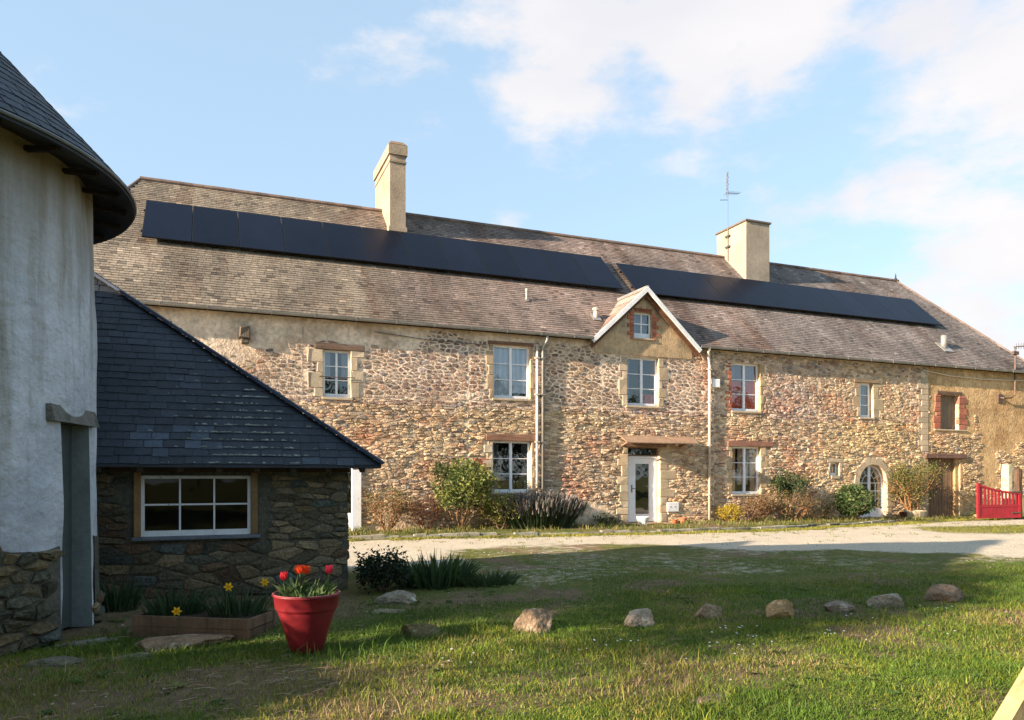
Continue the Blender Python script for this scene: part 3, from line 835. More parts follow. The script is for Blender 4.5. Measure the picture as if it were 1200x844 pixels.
window(*W['w6'], 2, 3, curtains=[(.02, .24, 0, 1, (.80, .52, .34)), (.32, .70, .2, 1, (.72, .46, .31)), (.76, .98, 0, 1, (.70, .46, .31))])
a, b, c, d = W['w7']; window(a + .08, b - .05, c, d, 1, 3, .10, fw=.07, curtains=[(.1, .9, .1, .95, (.32, .28, .26))])
window(*W['w8'], 1, 1, .12, fw=.05)
# front door ----------------------------------------------------------
dr = MB(); x0, x1 = 11.27, 12.21; y = YF + .13
for q in ((x0, x0 + .06, .12, 2.06), (x1 - .06, x1, .12, 2.06), (x0 + .06, x1 - .06, 2.0, 2.06)): dr.box(q[0], q[1], y - .01, y + .06, q[2], q[3])
for q in ((x0 + .065, x0 + .24, .14, 1.995), (x1 - .24, x1 - .065, .14, 1.995), (x0 + .24, x1 - .24, 1.84, 1.995), (x0 + .24, x1 - .24, .14, .36)): dr.box(q[0], q[1], y, y + .05, q[2], q[3])
dr.box(11.19, x0, y - .005, y + .06, .12, 2.06); dr.box(x1, 12.265, y - .005, y + .06, .12, 2.06)
door = dr.build('front_door', M['white_paint'], house)
p = MB(); p.add([(x0 + .24, y + .02, .36), (x1 - .24, y + .02, .36), (x1 - .24, y + .02, 1.84), (x0 + .24, y + .02, 1.84)], [(0, 1, 2, 3)]); p.build('pane', M['glass'], door)
p = MB(); p.box(x0 + .10, x0 + .13, y - .012, y, 1.0, 1.22); p.tube([(x0 + .115, y - .04, 1.12), (x0 + .21, y - .045, 1.12)], .011, 6); p.build('handle', M['aluminium'], door)
t = MB(); t.box(11.19, 12.26, y - .01, y + .05, 2.063, 2.10); t.box(11.19, 12.26, y - .01, y + .05, 2.29, 2.328); t.box(11.19, 11.23, y - .01, y + .05, 2.10, 2.29); t.box(12.22, 12.26, y - .01, y + .05, 2.10, 2.29)
tw = t.build('transom_window', M['beam'], house)
p = MB(); p.add([(11.23, y + .02, 2.10), (12.22, y + .02, 2.10), (12.22, y + .02, 2.29), (11.23, y + .02, 2.29)], [(0, 1, 2, 3)]); p.build('pane', M['glass'], tw)
s = MB(); s.bevbox(11.05, 12.45, YF - .45, YF + .12, 0.02, .115, .012, (.8, .68, .6)); s.build('doorstep', M['dressed'], house)
# canopy over the door: curved terracotta sheets on two brackets
cn = empty('canopy', Vector((12.0, YF, 2.6)) - wloc(house)); cn.parent = house
for k in range(3):
    mb = MB(); xa = 10.80 + k * .82; xb = xa + .80; n = 7; vs = []; fs = []
    for i in range(n + 1):
        a = i / n; yy = YF - .02 - .55 * a; zz = 2.66 - .05 * a - .17 * a * a
        for x, dz in ((xa, 0), (xb, 0), (xa, -.022), (xb, -.022)): vs.append((x, yy, zz + dz))
    for i in range(n):
        A = 4 * i; B = A + 4
        fs += [(A, A + 1, B + 1, B), (A + 2, B + 2, B + 3, A + 3), (A, B, B + 2, A + 2), (A + 1, A + 3, B + 3, B + 1)]
    fs += [(4 * n, 4 * n + 1, 4 * n + 3, 4 * n + 2)]
    mb.add(vs, fs, tint(r2, .08)); mb.build('canopy_tile', mat('canopy_terracotta', (.29, .19, .125), .8, True, (3, .2), (20, .15), None, .2) if k == 0 else bpy.data.materials['canopy_terracotta'], cn)
for x in (10.98, 12.95):
    mb = MB(); mb.bar((x, YF, 2.58), (x, YF - .5, 2.44), .06, .05); mb.bar((x, YF - .005, 2.36), (x, YF - .40, 2.46), .05, .05); mb.build('bracket', M['beam'], cn)
# arched door ---------------------------------------------------------
cx, cz, R = ARCH_C; y = YF + .16
mb = MB(); n = 20; Ri = R - .07
for i in range(n):
    a0, a1 = pi * i / n, pi * (i + 1) / n
    P = [(cx - rr * cos(a), y, cz + rr * sin(a)) for rr, a in ((Ri, a0), (R - .003, a0), (R - .003, a1), (Ri, a1))]
    mb.prism(P, (0, .06, 0))
mb.box(cx - R + .003, cx - Ri, y, y + .06, .05, cz); mb.box(cx + Ri, cx + R - .003, y, y + .06, .05, cz)
mb.box(cx - .055, cx + .055, y - .012, y + .055, .06, cz + Ri)
mb.box(cx - Ri, cx - .055, y - .002, y + .05, .06, .40); mb.box(cx + .055, cx + Ri, y - .002, y + .05, .06, .40)
ad = mb.build('arched_door', M['white_paint'], house)
mb = MB()
for s_ in (-1, 1):
    xm = cx + s_ * (.055 + Ri) / 2
    mb.box(xm - .011, xm + .011, y + .005, y + .045, .40, cz)
    xa, xb = sorted((cx + s_ * .055, cx + s_ * Ri))
    for zz in (.70, .98, cz): mb.box(xa, xb, y + .006, y + .044, zz - .012, zz + .012)
    P = []
    for i in range(8): 
        a = pi / 2 * i / 7; rr = .28
        P.append((cx + s_ * rr * cos(a) if rr * cos(a) > .05 else cx + s_ * .05, y + .025, cz + rr * sin(a)))
    mb.tube(P, .012, 4)
    for ang in (30, 62):
        a = radians(ang); mb.tube([(cx + s_ * .28 * cos(a), y + .025, cz + .28 * sin(a)), (cx + s_ * Ri * cos(a), y + .025, cz + Ri * sin(a))], .011, 4)
mb.build('glazing_bars', M['white_paint'], ad)
mb = MB()
P = [(cx - Ri, y + .03, .40), (cx + Ri, y + .03, .40)] + [(cx + Ri * cos(pi * i / 16), y + .03, cz + Ri * sin(pi * i / 16)) for i in range(17)]
mb.add(P, [tuple(range(len(P)))]); mb.build('pane', M['glass'], ad)
mb = MB(); mb.bevbox(20.0, 21.42, YF - .30, YF + .15, 0.01, .055, .01); mb.build('doorstep', M['dressed'], house)
# plank door ----------------------------------------------------------
dx0, dx1 = 23.33, 24.72
pd = empty('plank_door', Vector((24.0, YF + .14, 0)) - wloc(house)); pd.parent = house
k = 0; n = 10
for k in range(n):
    a = dx0 + (dx1 - dx0) * k / n
    mb = MB(); mb.bevbox(a + .005, a + (dx1 - dx0) / n - .005, YF + .13 + (k % 3) * .002, YF + .17, .06, 2.11, .006, tint(r2, .18)); mb.build('plank', M['wood'], pd)
mb = MB(); mb.tube([(24.0, YF + .09, 1.12), (24.06, YF + .09, 1.12), (24.06, YF + .09, 1.02)], .014, 6); mb.box(23.9, 23.96, YF + .11, YF + .135, 1.02, 1.14); mb.build('handle', M['iron'], pd)
mb = MB(); mb.box(dx1 + .003, 24.898, YF + .04, YF + .2, .06, 2.118, (1.0, .9, .7)); mb.build('door_jamb', M['render'], house)
lf = empty('boarded_window', Vector((24.4, YF + .15, 3.15)) - wloc(house)); lf.parent = house
for k in range(5):
    a = 23.92 + .92 * k / 5
    mb = MB(); mb.bevbox(a + .003, a + .181, YF + .15, YF + .19, 3.155, 4.375, .005, tint(r2, .1)); mb.build('plank', mat('grey_boards', (.20, .15, .10), .85, True, (3, .2), (20, .1), None, .2) if k == 0 else bpy.data.materials['grey_boards'], lf)
# white side door by the outbuilding ----------------------------------
a, b, c, d = OP['side']; y = YF - .01
mb = MB(); mb.box(b - .16, b + .06, y - .05, y + .1, c, d + .05); mb.box(a - .06, a + .1, y - .05, y + .1, c, d + .05); mb.box(a + .1, b - .16, y - .049, y + .1, d - .06, d + .05); mb.box(a + .1, b - .16, y + .02, y + .07, c, .55)
sdoor = mb.build('side_door', M['white_paint'], house)
mb = MB(); mb.add([(a + .1, y + .05, .55), (b - .16, y + .05, .55), (b - .16, y + .05, d - .06), (a + .1, y + .05, d - .06)], [(0, 1, 2, 3)]); mb.build('pane', M['glass'], sdoor)

# meter boxes
mb = MB(); mb.bevbox(12.50, 12.90, YF - .05, YF + .02, .42, .70, .01); mb.box(12.60, 12.64, YF - .054, YF - .05, .55, .58, (.2, .2, .2)); mb.box(12.76, 12.80, YF - .054, YF - .05, .55, .58, (.2, .2, .2)); mb.build('meter_box', M['worn_white'], house)
mb = MB(); mb.bevbox(14.10, 14.37, YF - .09, YF + .02, 4.18, 4.44, .015); mb.build('alarm_box', M['white_paint'], house)

# roof ----------------------------------------------------------------
HIPL, HIPR = -1.87, 27.0          # ridge ends
mb = MB()
def rp(x, y, o=0.0): return (x, y, roof_z(y) + o)
yE = 18.5
mb.add([rp(HX0 - .1, yE), rp(DXL + .1, yE), rp(DXL + .42, YF + .08), rp(DXL + .42, YR), rp(HIPL, YR)], [(0, 1, 2, 3, 4)])
mb.add([rp(DXL + .42, YF + .08), rp(DXR - .42, YF + .08), rp(DXR - .42, YR), rp(DXL + .42, YR)], [(0, 1, 2, 3)])
mb.add([rp(DXR - .1, yE), rp(HX1 + .1, yE), rp(HIPR, YR), rp(DXR - .42, YR), rp(DXR - .42, YF + .08)], [(0, 1, 2, 3, 4)])
bk = 2 * YR - yE
mb.add([(HX0 - .1, bk, roof_z(yE)), (HIPL, YR, ZR), (HIPR, YR, ZR), (HX1 + .1, bk, roof_z(yE))], [(0, 1, 2, 3)])
mb.add([rp(HX0 - .1, yE), (HIPL, YR, ZR), (HX0 - .1, bk, roof_z(yE))], [(0, 1, 2)])
mb.add([rp(HX1 + .1, yE), (HX1 + .1, bk, roof_z(yE)), (HIPR, YR, ZR)], [(0, 1, 2)])
for a_, b_ in ((HX0 - .1, DXL + .1), (DXR - .1, HX1 + .1)): mb.add([(a_, yE, roof_z(yE) - .002), (a_, YF + .3, 5.34), (b_, YF + .3, 5.34), (b_, yE, roof_z(yE) - .002)], [(0, 1, 2, 3)], (.25, .2, .18))
mb.v = [(x, y, z - .02) for x, y, z in mb.v]
roof = mb.build('roof', mat('roof_underlay', (.09, .075, .065), .9, True, (2, .2), (20, .2), None, .2), house)

def slate_col(x, y, r):
    """the old slates: mossy brown at the left, reddish in the middle, greyer to the right"""
    t = sstep(2, 8, x + 1.5 * fbm(x, y, .5, 9)); u = sstep(12, 20, x + 2 * fbm(x, y, .4, 3))
    a = (.200, .162, .120); b = (.198, .150, .126); c = (.174, .148, .133)
    col = [a[i] * (1 - t) + b[i] * t for i in range(3)]; col = [col[i] * (1 - u) + c[i] * u for i in range(3)]
    k = r.uniform(.83, 1.15); q = r.random()
    if q < .03: k *= 1.5
    if q > .95: k *= .55
    k *= 1 + .34 * fbm(x, y, .8, 5.0) + .25 * fbm(x * 2.2, y * .5, 1.0, 15.0)
    return tuple(v * k for v in col)
def slate_course(mb, P0, U, V, N, w, h, th, tv, r, col, lift=.007, side=.006):
    """one slate: lower edge lifted on the one below; P0 lower-left corner, U across, V up-slope, N outward"""
    j = r.uniform(-.006, .006)
    a = P0 + U * side * .5 + V * j + N * (lift + th + r.uniform(0, .006)); b = P0 + U * (w - side * .5) + V * (j + r.uniform(-.004, .004)) + N * (lift + th + r.uniform(0, .006))
    c = P0 + U * (w - side * .5) + V * (h * 1.06) + N * .004; d = P0 + U * side * .5 + V * (h * 1.06) + N * .004
    e = a - N * (th + lift); f = b - N * (th + lift)
    mb.add([tuple(v) for v in (a, b, c, d, e, f)], [(0, 1, 2, 3), (4, 5, 1, 0), (1, 5, 2), (4, 0, 3)], col)
sl = MB(); r = random.Random(44)
V = Vector((0, YR - YE, ZR - ZE)); Ls = V.length; V.normalize(); Nn = Vector((0, -V.z, V.y)); U = Vector((1, 0, 0))
s0 = (yE - YE) / V.y; exp_ = .112
ncs = int((Ls - s0) / exp_)
for j in range(ncs):
    s = s0 + j * exp_; y = YE + s * V.y; t = (y - yE) / (YR - yE)
    xl = (HX0 - .1) * (1 - t) + HIPL * t; xr = (HX1 + .1) * (1 - t) + HIPR * t
    x = xl + r.uniform(-.2, 0)
    while x < xr:
        w = r.uniform(.13, .21)
        if x >= xl - .02 and x + w <= xr + .05:
            hid = False
            hw = (DZ - roof_z(y)) / (DZ - 5.3) * (DXR - DXC)
            if y < 20.2 and hw > 0 and abs(x + w / 2 - DXC) < hw - .12: hid = True
            
            if not hid: slate_course(sl, Vector((x, y, roof_z(y))), U, V, Nn, w, exp_, .008, 0, r, slate_col(x, y, r))
        x += w
o = sl.build('slates', M['slate'], house); o['kind'] = 'stuff'; o['label'] = 'weathered brown slates laid in courses on the front slope'
# ridge and hip caps
def caps(a, b, n, m, parent, name='ridge_tile', rad=.09, stuff=None):
    a = Vector(a); b = Vector(b); r = random.Random(3)
    for k in range(n):
        p = a + (b - a) * (k / n); q = a + (b - a) * ((k + 1) / n + .004)
        mb = MB(); mb.tube([p, q], rad * r.uniform(.97, 1.03), 8, tint(r, .2)); mb.build(name, m, parent)
capm = mat('ridge_terracotta', (.17, .12, .095), .9, True, (3, .3), (20, .2), (30, .4, .01), .2)
caps((HIPL, YR, ZR), (HIPR, YR, ZR), 62, capm, house)
caps(rp(HX1 + .1, yE), (HIPR, YR, ZR), 12, capm, house, 'hip_tile', .05)
caps(rp(HX0 - .1, yE), (HIPL, YR, ZR), 12, capm, house, 'hip_tile', .04)
mb = MB(); mb.lathe([(.05, 0), (.06, .06), (.02, .1), (.03, .16), (0.0, .3)], (HIPR, YR, ZR + .05), 8); mb.build('finial', M['lead'], house)

# dormer
dm = empty('dormer', Vector((DXC, YF, 5.3)) - wloc(house)); dm.parent = house
yd = YF - .03
wx0, wx1, wz0, wz1 = 11.36, 11.98, 5.50, 6.26
def gable_z(x): return DZ - .10 - abs(x - DXC) * (DZ - 5.3) / (DXR - DXC)
mb = MB()
P = [(DXL + .15, 5.32), (wx0, 5.32), (wx0, gable_z(wx0)), ]
mb.add([(DXL + .15, yd, 5.32), (wx0, yd, 5.32), (wx0, yd, gable_z(wx0))], [(0, 1, 2)])
mb.add([(wx1, yd, 5.32), (DXR - .12, yd, 5.32), (wx1, yd, gable_z(wx1))], [(0, 1, 2)])
mb.add([(wx0, yd, 5.32), (wx1, yd, 5.32), (wx1, yd, wz0), (wx0, yd, wz0)], [(0, 1, 2, 3)])
mb.add([(wx0, yd, wz1), (wx1, yd, wz1), (wx1, yd, gable_z(wx1)), (DXC, yd, gable_z(DXC)), (wx0, yd, gable_z(wx0))], [(0, 1, 2, 3, 4)])
e = yd + .3
for q in (((wx0, yd, wz0), (wx0, e, wz0), (wx0, e, wz1), (wx0, yd, wz1)), ((wx1, yd, wz0), (wx1, yd, wz1), (wx1, e, wz1), (wx1, e, wz0)), ((wx0, yd, wz1), (wx0, e, wz1), (wx1, e, wz1), (wx1, yd, wz1)), ((wx0, yd, wz0), (wx1, yd, wz0), (wx1, e, wz0), (wx0, e, wz0))):
    mb.add(list(q), [(0, 1, 2, 3)])
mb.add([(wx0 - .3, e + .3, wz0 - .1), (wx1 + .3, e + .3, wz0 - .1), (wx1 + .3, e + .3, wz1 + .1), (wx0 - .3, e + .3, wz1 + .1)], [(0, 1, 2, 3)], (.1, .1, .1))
mb.build('gable_wall', M['render'], dm)
# dormer window is one part: frame with glass
mb = MB(); y = yd + .10; fw = .05
mb.box(wx0, wx0 + fw, y, y + .05, wz0, wz1); mb.box(wx1 - fw, wx1, y, y + .05, wz0, wz1); mb.box(wx0 + fw, wx1 - fw, y, y + .05, wz1 - fw, wz1); mb.box(wx0 + fw, wx1 - fw, y - .01, y + .05, wz0, wz0 + .16)
c = (wx0 + wx1) / 2; mb.box(c - .018, c + .018, y, y + .05, wz0 + .16, wz1 - fw); zc = (wz0 + .16 + wz1 - fw) / 2
mb.box(wx0 + fw, c - .018, y + .002, y + .05, zc - .015, zc + .015); mb.box(c + .018, wx1 - fw, y + .002, y + .05, zc - .015, zc + .015)
mb.add([(wx0 + fw, y + .025, wz0 + .16), (wx1 - fw, y + .025, wz0 + .16), (wx1 - fw, y + .025, wz1 - fw), (wx0 + fw, y + .025, wz1 - fw)], [(0, 1, 2, 3)], mi=1)
mb.add([(wx0 + fw, y + .12, wz0 + .1), (wx1 - fw, y + .12, wz0 + .1), (wx1 - fw, y + .12, wz1 - fw), (wx0 + fw, y + .12, wz1 - fw)], [(0, 1, 2, 3)], (.22, .24, .3), mi=2)
mb.build('window', [M['white_paint'], M['glass'], M['curtain']], dm)
for side, xa in ((-1, wx0), (1, wx1)):
    for k in range(7):
        z = wz0 - .04 + k * .115; w = .22 if k % 2 else .13
        a, b = (xa - w, xa - .004) if side < 0 else (xa + .004, xa + w)
        mb = MB(); mb.bevbox(a, b, yd - .02, yd + .06, z, z + .098, .005, tint(r2, .3), 0, .003); mb.build('brick', BR, dm)
for k in range(4):
    a = wx0 + k * (wx1 - wx0) / 4
    mb = MB(); mb.bevbox(a + .005, a + .145, yd - .015, yd + .06, wz1 + .01, wz1 + .11, .005, (.6, .55, .5), 0, .003); mb.build('brick', BR, dm)
mb = MB(); mb.bevbox(wx0 - .04, wx1 + .04, yd - .05, yd + .1, wz0 - .045, wz0 - .002, .005); mb.build('sill', M['dressed'], dm)
# dormer roof: two slopes dying into the main roof
yfr = YF - .22
yback = YE + (DZ - ZE) / SL
for side, xf in ((-1, DXL - .08), (1, DXR + .08)):
    k = (DZ - 5.3) / (DXR - DXC); zf = DZ - abs(xf - DXC) * k
    top = [(xf, yfr, zf), (DXC, yfr, DZ), (DXC, yback, DZ), (xf, max(YE + (zf - ZE) / SL, yfr + .02), zf)]
    mb = MB(); mb.prism(top, (0, 0, -.06), (1.1, 1, .9)); mb.build('roof_slope', mat('dormer_boarding', (.15, .11, .08), .85) if side < 0 else bpy.data.materials['dormer_boarding'], dm)
    Ud = Vector((0, 1, 0)); Vd = (Vector((DXC, 0, DZ)) - Vector((xf, 0, zf))).normalized(); Nd = Vector((-Vd.z * (1 if side > 0 else -1) * -1, 0, abs(Vd.x)))
    Nd = Vector((side * abs(Vd.z), 0, abs(Vd.x)))
    Ld = (Vector((DXC, 0, DZ)) - Vector((xf, 0, zf))).length
    ds = MB()
    for j in range(int(Ld / .125)):
        s = j * .125; zz = zf + s * Vd.z; ye = YE + (zz + .1 - ZE) / SL + .1; yy = yfr + r.uniform(-.02, 0.02)
        while yy < ye:
            w = r.uniform(.16, .24)
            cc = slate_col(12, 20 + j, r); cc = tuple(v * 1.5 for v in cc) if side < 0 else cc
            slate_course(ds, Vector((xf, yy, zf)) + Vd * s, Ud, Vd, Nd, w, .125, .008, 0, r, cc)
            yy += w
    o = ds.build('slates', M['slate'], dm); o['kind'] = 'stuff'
    mb = MB(); mb.bar((xf, yfr - .02, zf - .08), (DXC, yfr - .02, DZ - .06), .035, .15, up=(0, 1, 0)); mb.f = mb.f
    bb = MB(); dd = Vector((DXC - xf, 0, DZ - zf)).normalized(); nn_ = Vector((-dd.z, 0, dd.x)) if dd.x > 0 else Vector((dd.z, 0, -dd.x))
    A = Vector((xf, yfr - .03, zf)); B = Vector((DXC, yfr - .03, DZ))
    cut = lambda v: (v.x, v.y, v.z)
    pts = [cut(A + nn_ * .045), cut(Vector((DXC, yfr - .03, DZ + .045 / max(nn_.z, .1)))), cut(Vector((DXC, yfr - .03, DZ - .07 / max(nn_.z, .1)))), cut(A - nn_ * .07)]
    bb.prism(pts, (0, .035, 0)); bb.build('bargeboard', M['worn_white'], dm)
    b2 = MB(); off = nn_ * -.075
    pts = [cut(Vector(p) + Vector((0, .12, 0)) - Vector((0, 0, .13))) for p in pts]
    b2.prism(pts, (0, .035, 0), (.62, .5, .4)); b2.build('inner_bargeboard', M['beam'], dm)
mb = MB(); mb.tube([(DXC, yfr - .02, DZ + .03), (DXC, yback, DZ + .03)], .06, 8); mb.build('ridge_cap', M['zinc'], dm)

# chimneys (part > bands and cap)
def chimney(x0, x1, y0, y1, zt, bands, cap, col):
    zb = roof_z(y0) - .35
    mb = MB(); mb.box(x0, x1, y0, y1, zb, zt, col)
    c = mb.build('chimney', M['chimney'], house)
    for (z, h, e) in bands:
        b = MB(); b.box(x0 - e, x1 + e, y0 - e, y1 + e, z, z + h, col); b.build('chimney_band', M['chimney'], c)
    if cap == 'taper':
        b = MB(); vs = [(x0 - .03, y0 - .03, zt), (x1 + .03, y0 - .03, zt), (x1 + .03, y1 + .03, zt), (x0 - .03, y1 + .03, zt), (x0 + .06, y0 + .08, zt + .12), (x1 - .06, y0 + .08, zt + .12), (x1 - .06, y1 - .08, zt + .12), (x0 + .06, y1 - .08, zt + .12)]
        b.add(vs, [(0, 1, 5, 4), (1, 2, 6, 5), (2, 3, 7, 6), (3, 0, 4, 7), (4, 5, 6, 7)], (.75, .6, .5)); b.build('chimney_cap', M['chimney'], c)
    else:
        b = MB(); b.box(x0 - .05, x1 + .05, y0 - .05, y1 + .05, zt, zt + .06, (.45, .42, .42)); b.build('chimney_cap', M['chimney'], c)
    return c
c1 = chimney(4.95, 5.43, 22.03, 24.2, 11.47, [(11.15, .30, .05), (8.85, .14, .035)], 'taper', (1.0, .93, .86))
b = MB(); b.box(4.93, 5.45, 22.0, 24.22, 10.92, 10.97, (.8, .75, .7)); b.build('chimney_band', M['chimney'], c1)
c2 = chimney(18.06, 19.12, 21.9, 23.6, 10.80, [], 'flat', (1.02, 1.02, 1.0))
for x0_, x1_, yb in ((4.90, 5.48, 22.03), (18.0, 19.18, 21.9)):     # lead flashing
    mb = MB(); mb.bar((x0_, yb - .05, roof_z(yb - .05) + .03), (x1_, yb - .05, roof_z(yb - .05) + .03), .16, .03, up=(0, -V.z, V.y)); mb.build('flashing', M['zinc'], house)

# gutters, downpipes
def gutter(xa, xb, y, z, name='gutter'):
    mb = MB(); n = 6; vs = []
    for x in (xa, xb):
        for i in range(n + 1):
            a = pi + pi * i / n; vs.append((x, y + .065 * cos(a), z + .065 * sin(a)))
        for i in range(n, -1, -1):
            a = pi + pi * i / n; vs.append((x, y + .055 * cos(a), z + .055 * sin(a)))
    m_ = 2 * (n + 1)
    mb.add(vs, [(i, (i + 1) % m_, m_ + (i + 1) % m_, m_ + i) for i in range(m_)] + [tuple(range(m_ - 1, -1, -1)), tuple(range(m_, 2 * m_))])
    g = mb.build(name, M['zinc'], house)
    return g
def gz_(x): return 5.38 - max(0, x) * .0045
for a, b in ((HX0 - .1, 1.0), (1.0, 5.0), (5.0, DXL - .05), (DXR + .05, 18.0), (18.0, 23.0), (23.0, HX1 + .1)):
    g = gutter(a, b - .01, yE - .05, 5.375)
    x = a + .3
    while x < b - .1:
        k = MB(); k.box(x, x + .02, yE - .118, yE + .02, 5.305, 5.38, (.7, .7, .7)); k.build('gutter_bracket', M['zinc'], g); x += 1.0
def pipe(pts, rad, m, name='downpipe', n=10):
    mb = MB(); mb.tube(pts, rad, n); p = mb.build(name, m, house, True)
    return p
p = pipe([(8.50, yE - .05, 5.32), (8.50, yE - .04, 5.2), (8.44, YF - .08, 5.02), (8.44, YF - .08, .15)], .042, M['zinc'])
p2 = pipe([(8.27, YF - .07, 5.10), (8.27, YF - .07, .15)], .036, M['pvc'])
p3 = pipe([(13.86, yE - .05, 5.33), (13.84, yE - .02, 5.22), (13.97, YF - .08, 4.98), (13.98, YF - .08, 4.8), (13.98, YF - .08, .15)], .044, M['pvc'])
for pp, x, m_ in ((p, 8.44, 'zinc'), (p3, 13.98, 'pvc'), (p2, 8.27, 'pvc')):
    for z in (.9, 2.4, 3.7, 4.7):
        c = MB(); c.box(x - .06, x + .06, YF - .13, YF, z, z + .03); c.build('pipe_clip', M[m_], pp)
# cable along the right-hand wall
mb = MB(); mb.tube([(23.0, YF - .05, 5.19), (24.4, YF - .05, 5.05), (26.5, YF - .05, 5.02), (29.0, YF - .05, 5.10)], .018, 6, (1.1, 1.1, 1.0)); mb.build('wall_cable', M['pvc'], house)
mb = MB(); mb.tube([(6.9, YF - .05, 4.98), (5.2, YF - .05, 5.0), (3.8, YF - .04, 5.12)], .012, 6, (.5, .5, .5)); mb.build('wall_cable', M['zinc'], house)
mb = MB(); mb.tube([(2.05, YF - .05, 5.1), (2.05, YF - .05, 3.5)], .008, 5, (.4, .4, .4)); mb.build('wall_cable', M['zinc'], house)
# old carved corbel under the eaves at the left
mb = MB(); mb.bevbox(.60, .84, YF - .16, YF + .05, 4.72, 5.0, .03, (.35, .3, .28), 0, .02); mb.bevbox(.64, .80, YF - .12, YF + .05, 4.60, 4.72, .02, (.3, .27, .25), 0, .01); mb.build('corbel', M['granite'], house)

# roof vents
def vent(x, y, h, rad, m, cap=True):
    z = roof_z(y)
    mb = MB(); mb.tube([(x, y, z - .05), (x, y, z + h)], rad, 10); v = mb.build('roof_vent', m, house, True)
    b = MB(); b.prism([tuple(Vector((x, y, z)) + U * a + V * c + Nn * .03) for a, c in ((-rad * 2.2, -rad * 2.6), (rad * 2.2, -rad * 2.6), (rad * 2.2, rad * 2.6), (-rad * 2.2, rad * 2.6))], Nn * .015); b.build('vent_flashing', M['zinc'], v)
    if cap:
        c = MB(); c.lathe([(0, .09), (rad * 1.6, .06), (rad * 1.6, .0), (0, .0)], (x, y, z + h + .02), 10); c.tube([(x, y, z + h - .04), (x, y, z + h + .04)], rad * .6, 6); c.build('vent_cap', m, v)
vent(8.42, 19.72, .26, .024, M['pvc'])
vent(10.42, 19.25, .22, .06, M['pvc'])
vent(24.95, 19.36, .46, .11, M['zinc'], False)

# ------------------------------------------------------------------ solar panels, aerials
def array(name, x0, x1, y0, y1, n, label, skew=0.0):
    root = empty(name, ((x0 + x1) / 2, (y0 + y1) / 2, roof_z((y0 + y1) / 2) + .1), label, 'solar panels', 'solar panel arrays on the farmhouse roof')
    s0 = (y0 - YE) / V.y; s1 = (y1 - YE) / V.y; lift = .13
    O = Vector((0, YE, ZE)); w = (x1 - x0) / n; g = .007
    for k in range(n):
        a = x0 + w * k + g; b = x0 + w * (k + 1) - g
        pt = lambda x, s, l: tuple(O + Vector((x, 0, 0)) + V * s + Nn * l)
        fr = MB(); fr.prism([pt(a, s0, lift), pt(b, s0, lift), pt(b, s1, lift), pt(a, s1, lift)], Nn * .035)
        sp = fr.build('solar_panel', M['panel_frame'], root)
        c = MB(); i = .018
        c.add([pt(a + i, s0 + i, lift + .037), pt(b - i, s0 + i, lift + .037), pt(b - i, s1 - i, lift + .037), pt(a + i, s1 - i, lift + .037)], [(0, 1, 2, 3)], tint(rnd, .15, .0))
        c.build('cell_sheet', M['panel'], sp)
    for s in (s0 + .45, s1 - .45):
        mb = MB(); mb.bar(O + Vector((x0 - .04, 0, 0)) + V * s + Nn * .09, O + Vector((x1 + .04, 0, 0)) + V * s + Nn * .09, .045, .06, up=tuple(Nn)); mb.build('mounting_rail', M['aluminium'], root)
array('solar_array', -1.62, 12.05, 20.50, 22.0, 12, 'left row of black solar panels passing in front of the left chimney')
array('solar_array', 12.50, 26.1, 20.42, 21.80, 12, 'right row of black solar panels starting behind the dormer')

def aerial_house():
    x, y = 18.02, 22.9
    root = empty('tv_aerial', (x, y, 10.0), 'tall rake-shaped television aerial strapped to the right chimney', 'aerial')
    mb = MB(); mb.tube([(x, y, 9.6), (x, y, 13.0)], .016, 6); mb.build('mast', M['aluminium'], root)
    for zb in (10.1, 10.5): mb = MB(); mb.box(x - .04, x + .04, y - .12, y + .12, zb, zb + .06); mb.build('bracket', M['aluminium'], root)
    mb = MB(); mb.tube([(x - .1, y, 12.15), (x + .55, y, 12.22)], .010, 5)
    for k in range(6):
        xx = x + k * .1; mb.tube([(xx, y - .22 + k * .012, 12.16 + k * .011), (xx, y + .22 - k * .012, 12.16 + k * .011)], .007, 4)
    mb.tube([(x - .02, y, 11.9), (x - .35, y, 11.85)], .012, 5)
    mb.build('antenna', M['aluminium'], root)
    mb = MB(); 
    for k in range(6): mb.tube([(x - .05 - .02 * (k % 2), y - .12, 12.2 + k * .13), (x + .06, y + .12, 12.2 + k * .13)], .010, 4)
    mb.tube([(x - .07, y, 12.0), (x - .05, y, 12.95)], .012, 5); mb.build('antenna', M['aluminium'], root)
aerial_house()
def aerial_wall():
    root = empty('tv_aerial', (27.0, YF, 4.35), 'rusty bent mast with a small aerial on the ochre wall above the red gate', 'aerial')
    mb = MB(); mb.tube([(27.0, YF + .02, 4.40), (27.05, YF - .12, 4.36), (27.45, YF - .15, 4.40), (27.62, YF - .15, 4.50), (27.64, YF - .15, 6.30)], .032, 7); mb.build('mast', M['iron'], root)
    mb = MB(); mb.bevbox(26.88, 27.12, YF - .04, YF + .03, 4.2, 4.52, .01); mb.build('wall_plate', M['iron'], root)
    mb = MB(); mb.tube([(27.56, YF - .15, 6.28), (28.7, YF - .15, 6.42)], .018, 5)
    for k in range(8): mb.tube([(27.7 + k * .13, YF - .15, 6.2 + k * .016), (27.7 + k * .13, YF - .15, 6.42 + k * .016)], .009, 4)
    mb.box(27.50, 27.78, YF - .2, YF - .1, 6.0, 6.12); mb.build('antenna', M['iron'], root)
aerial_wall()

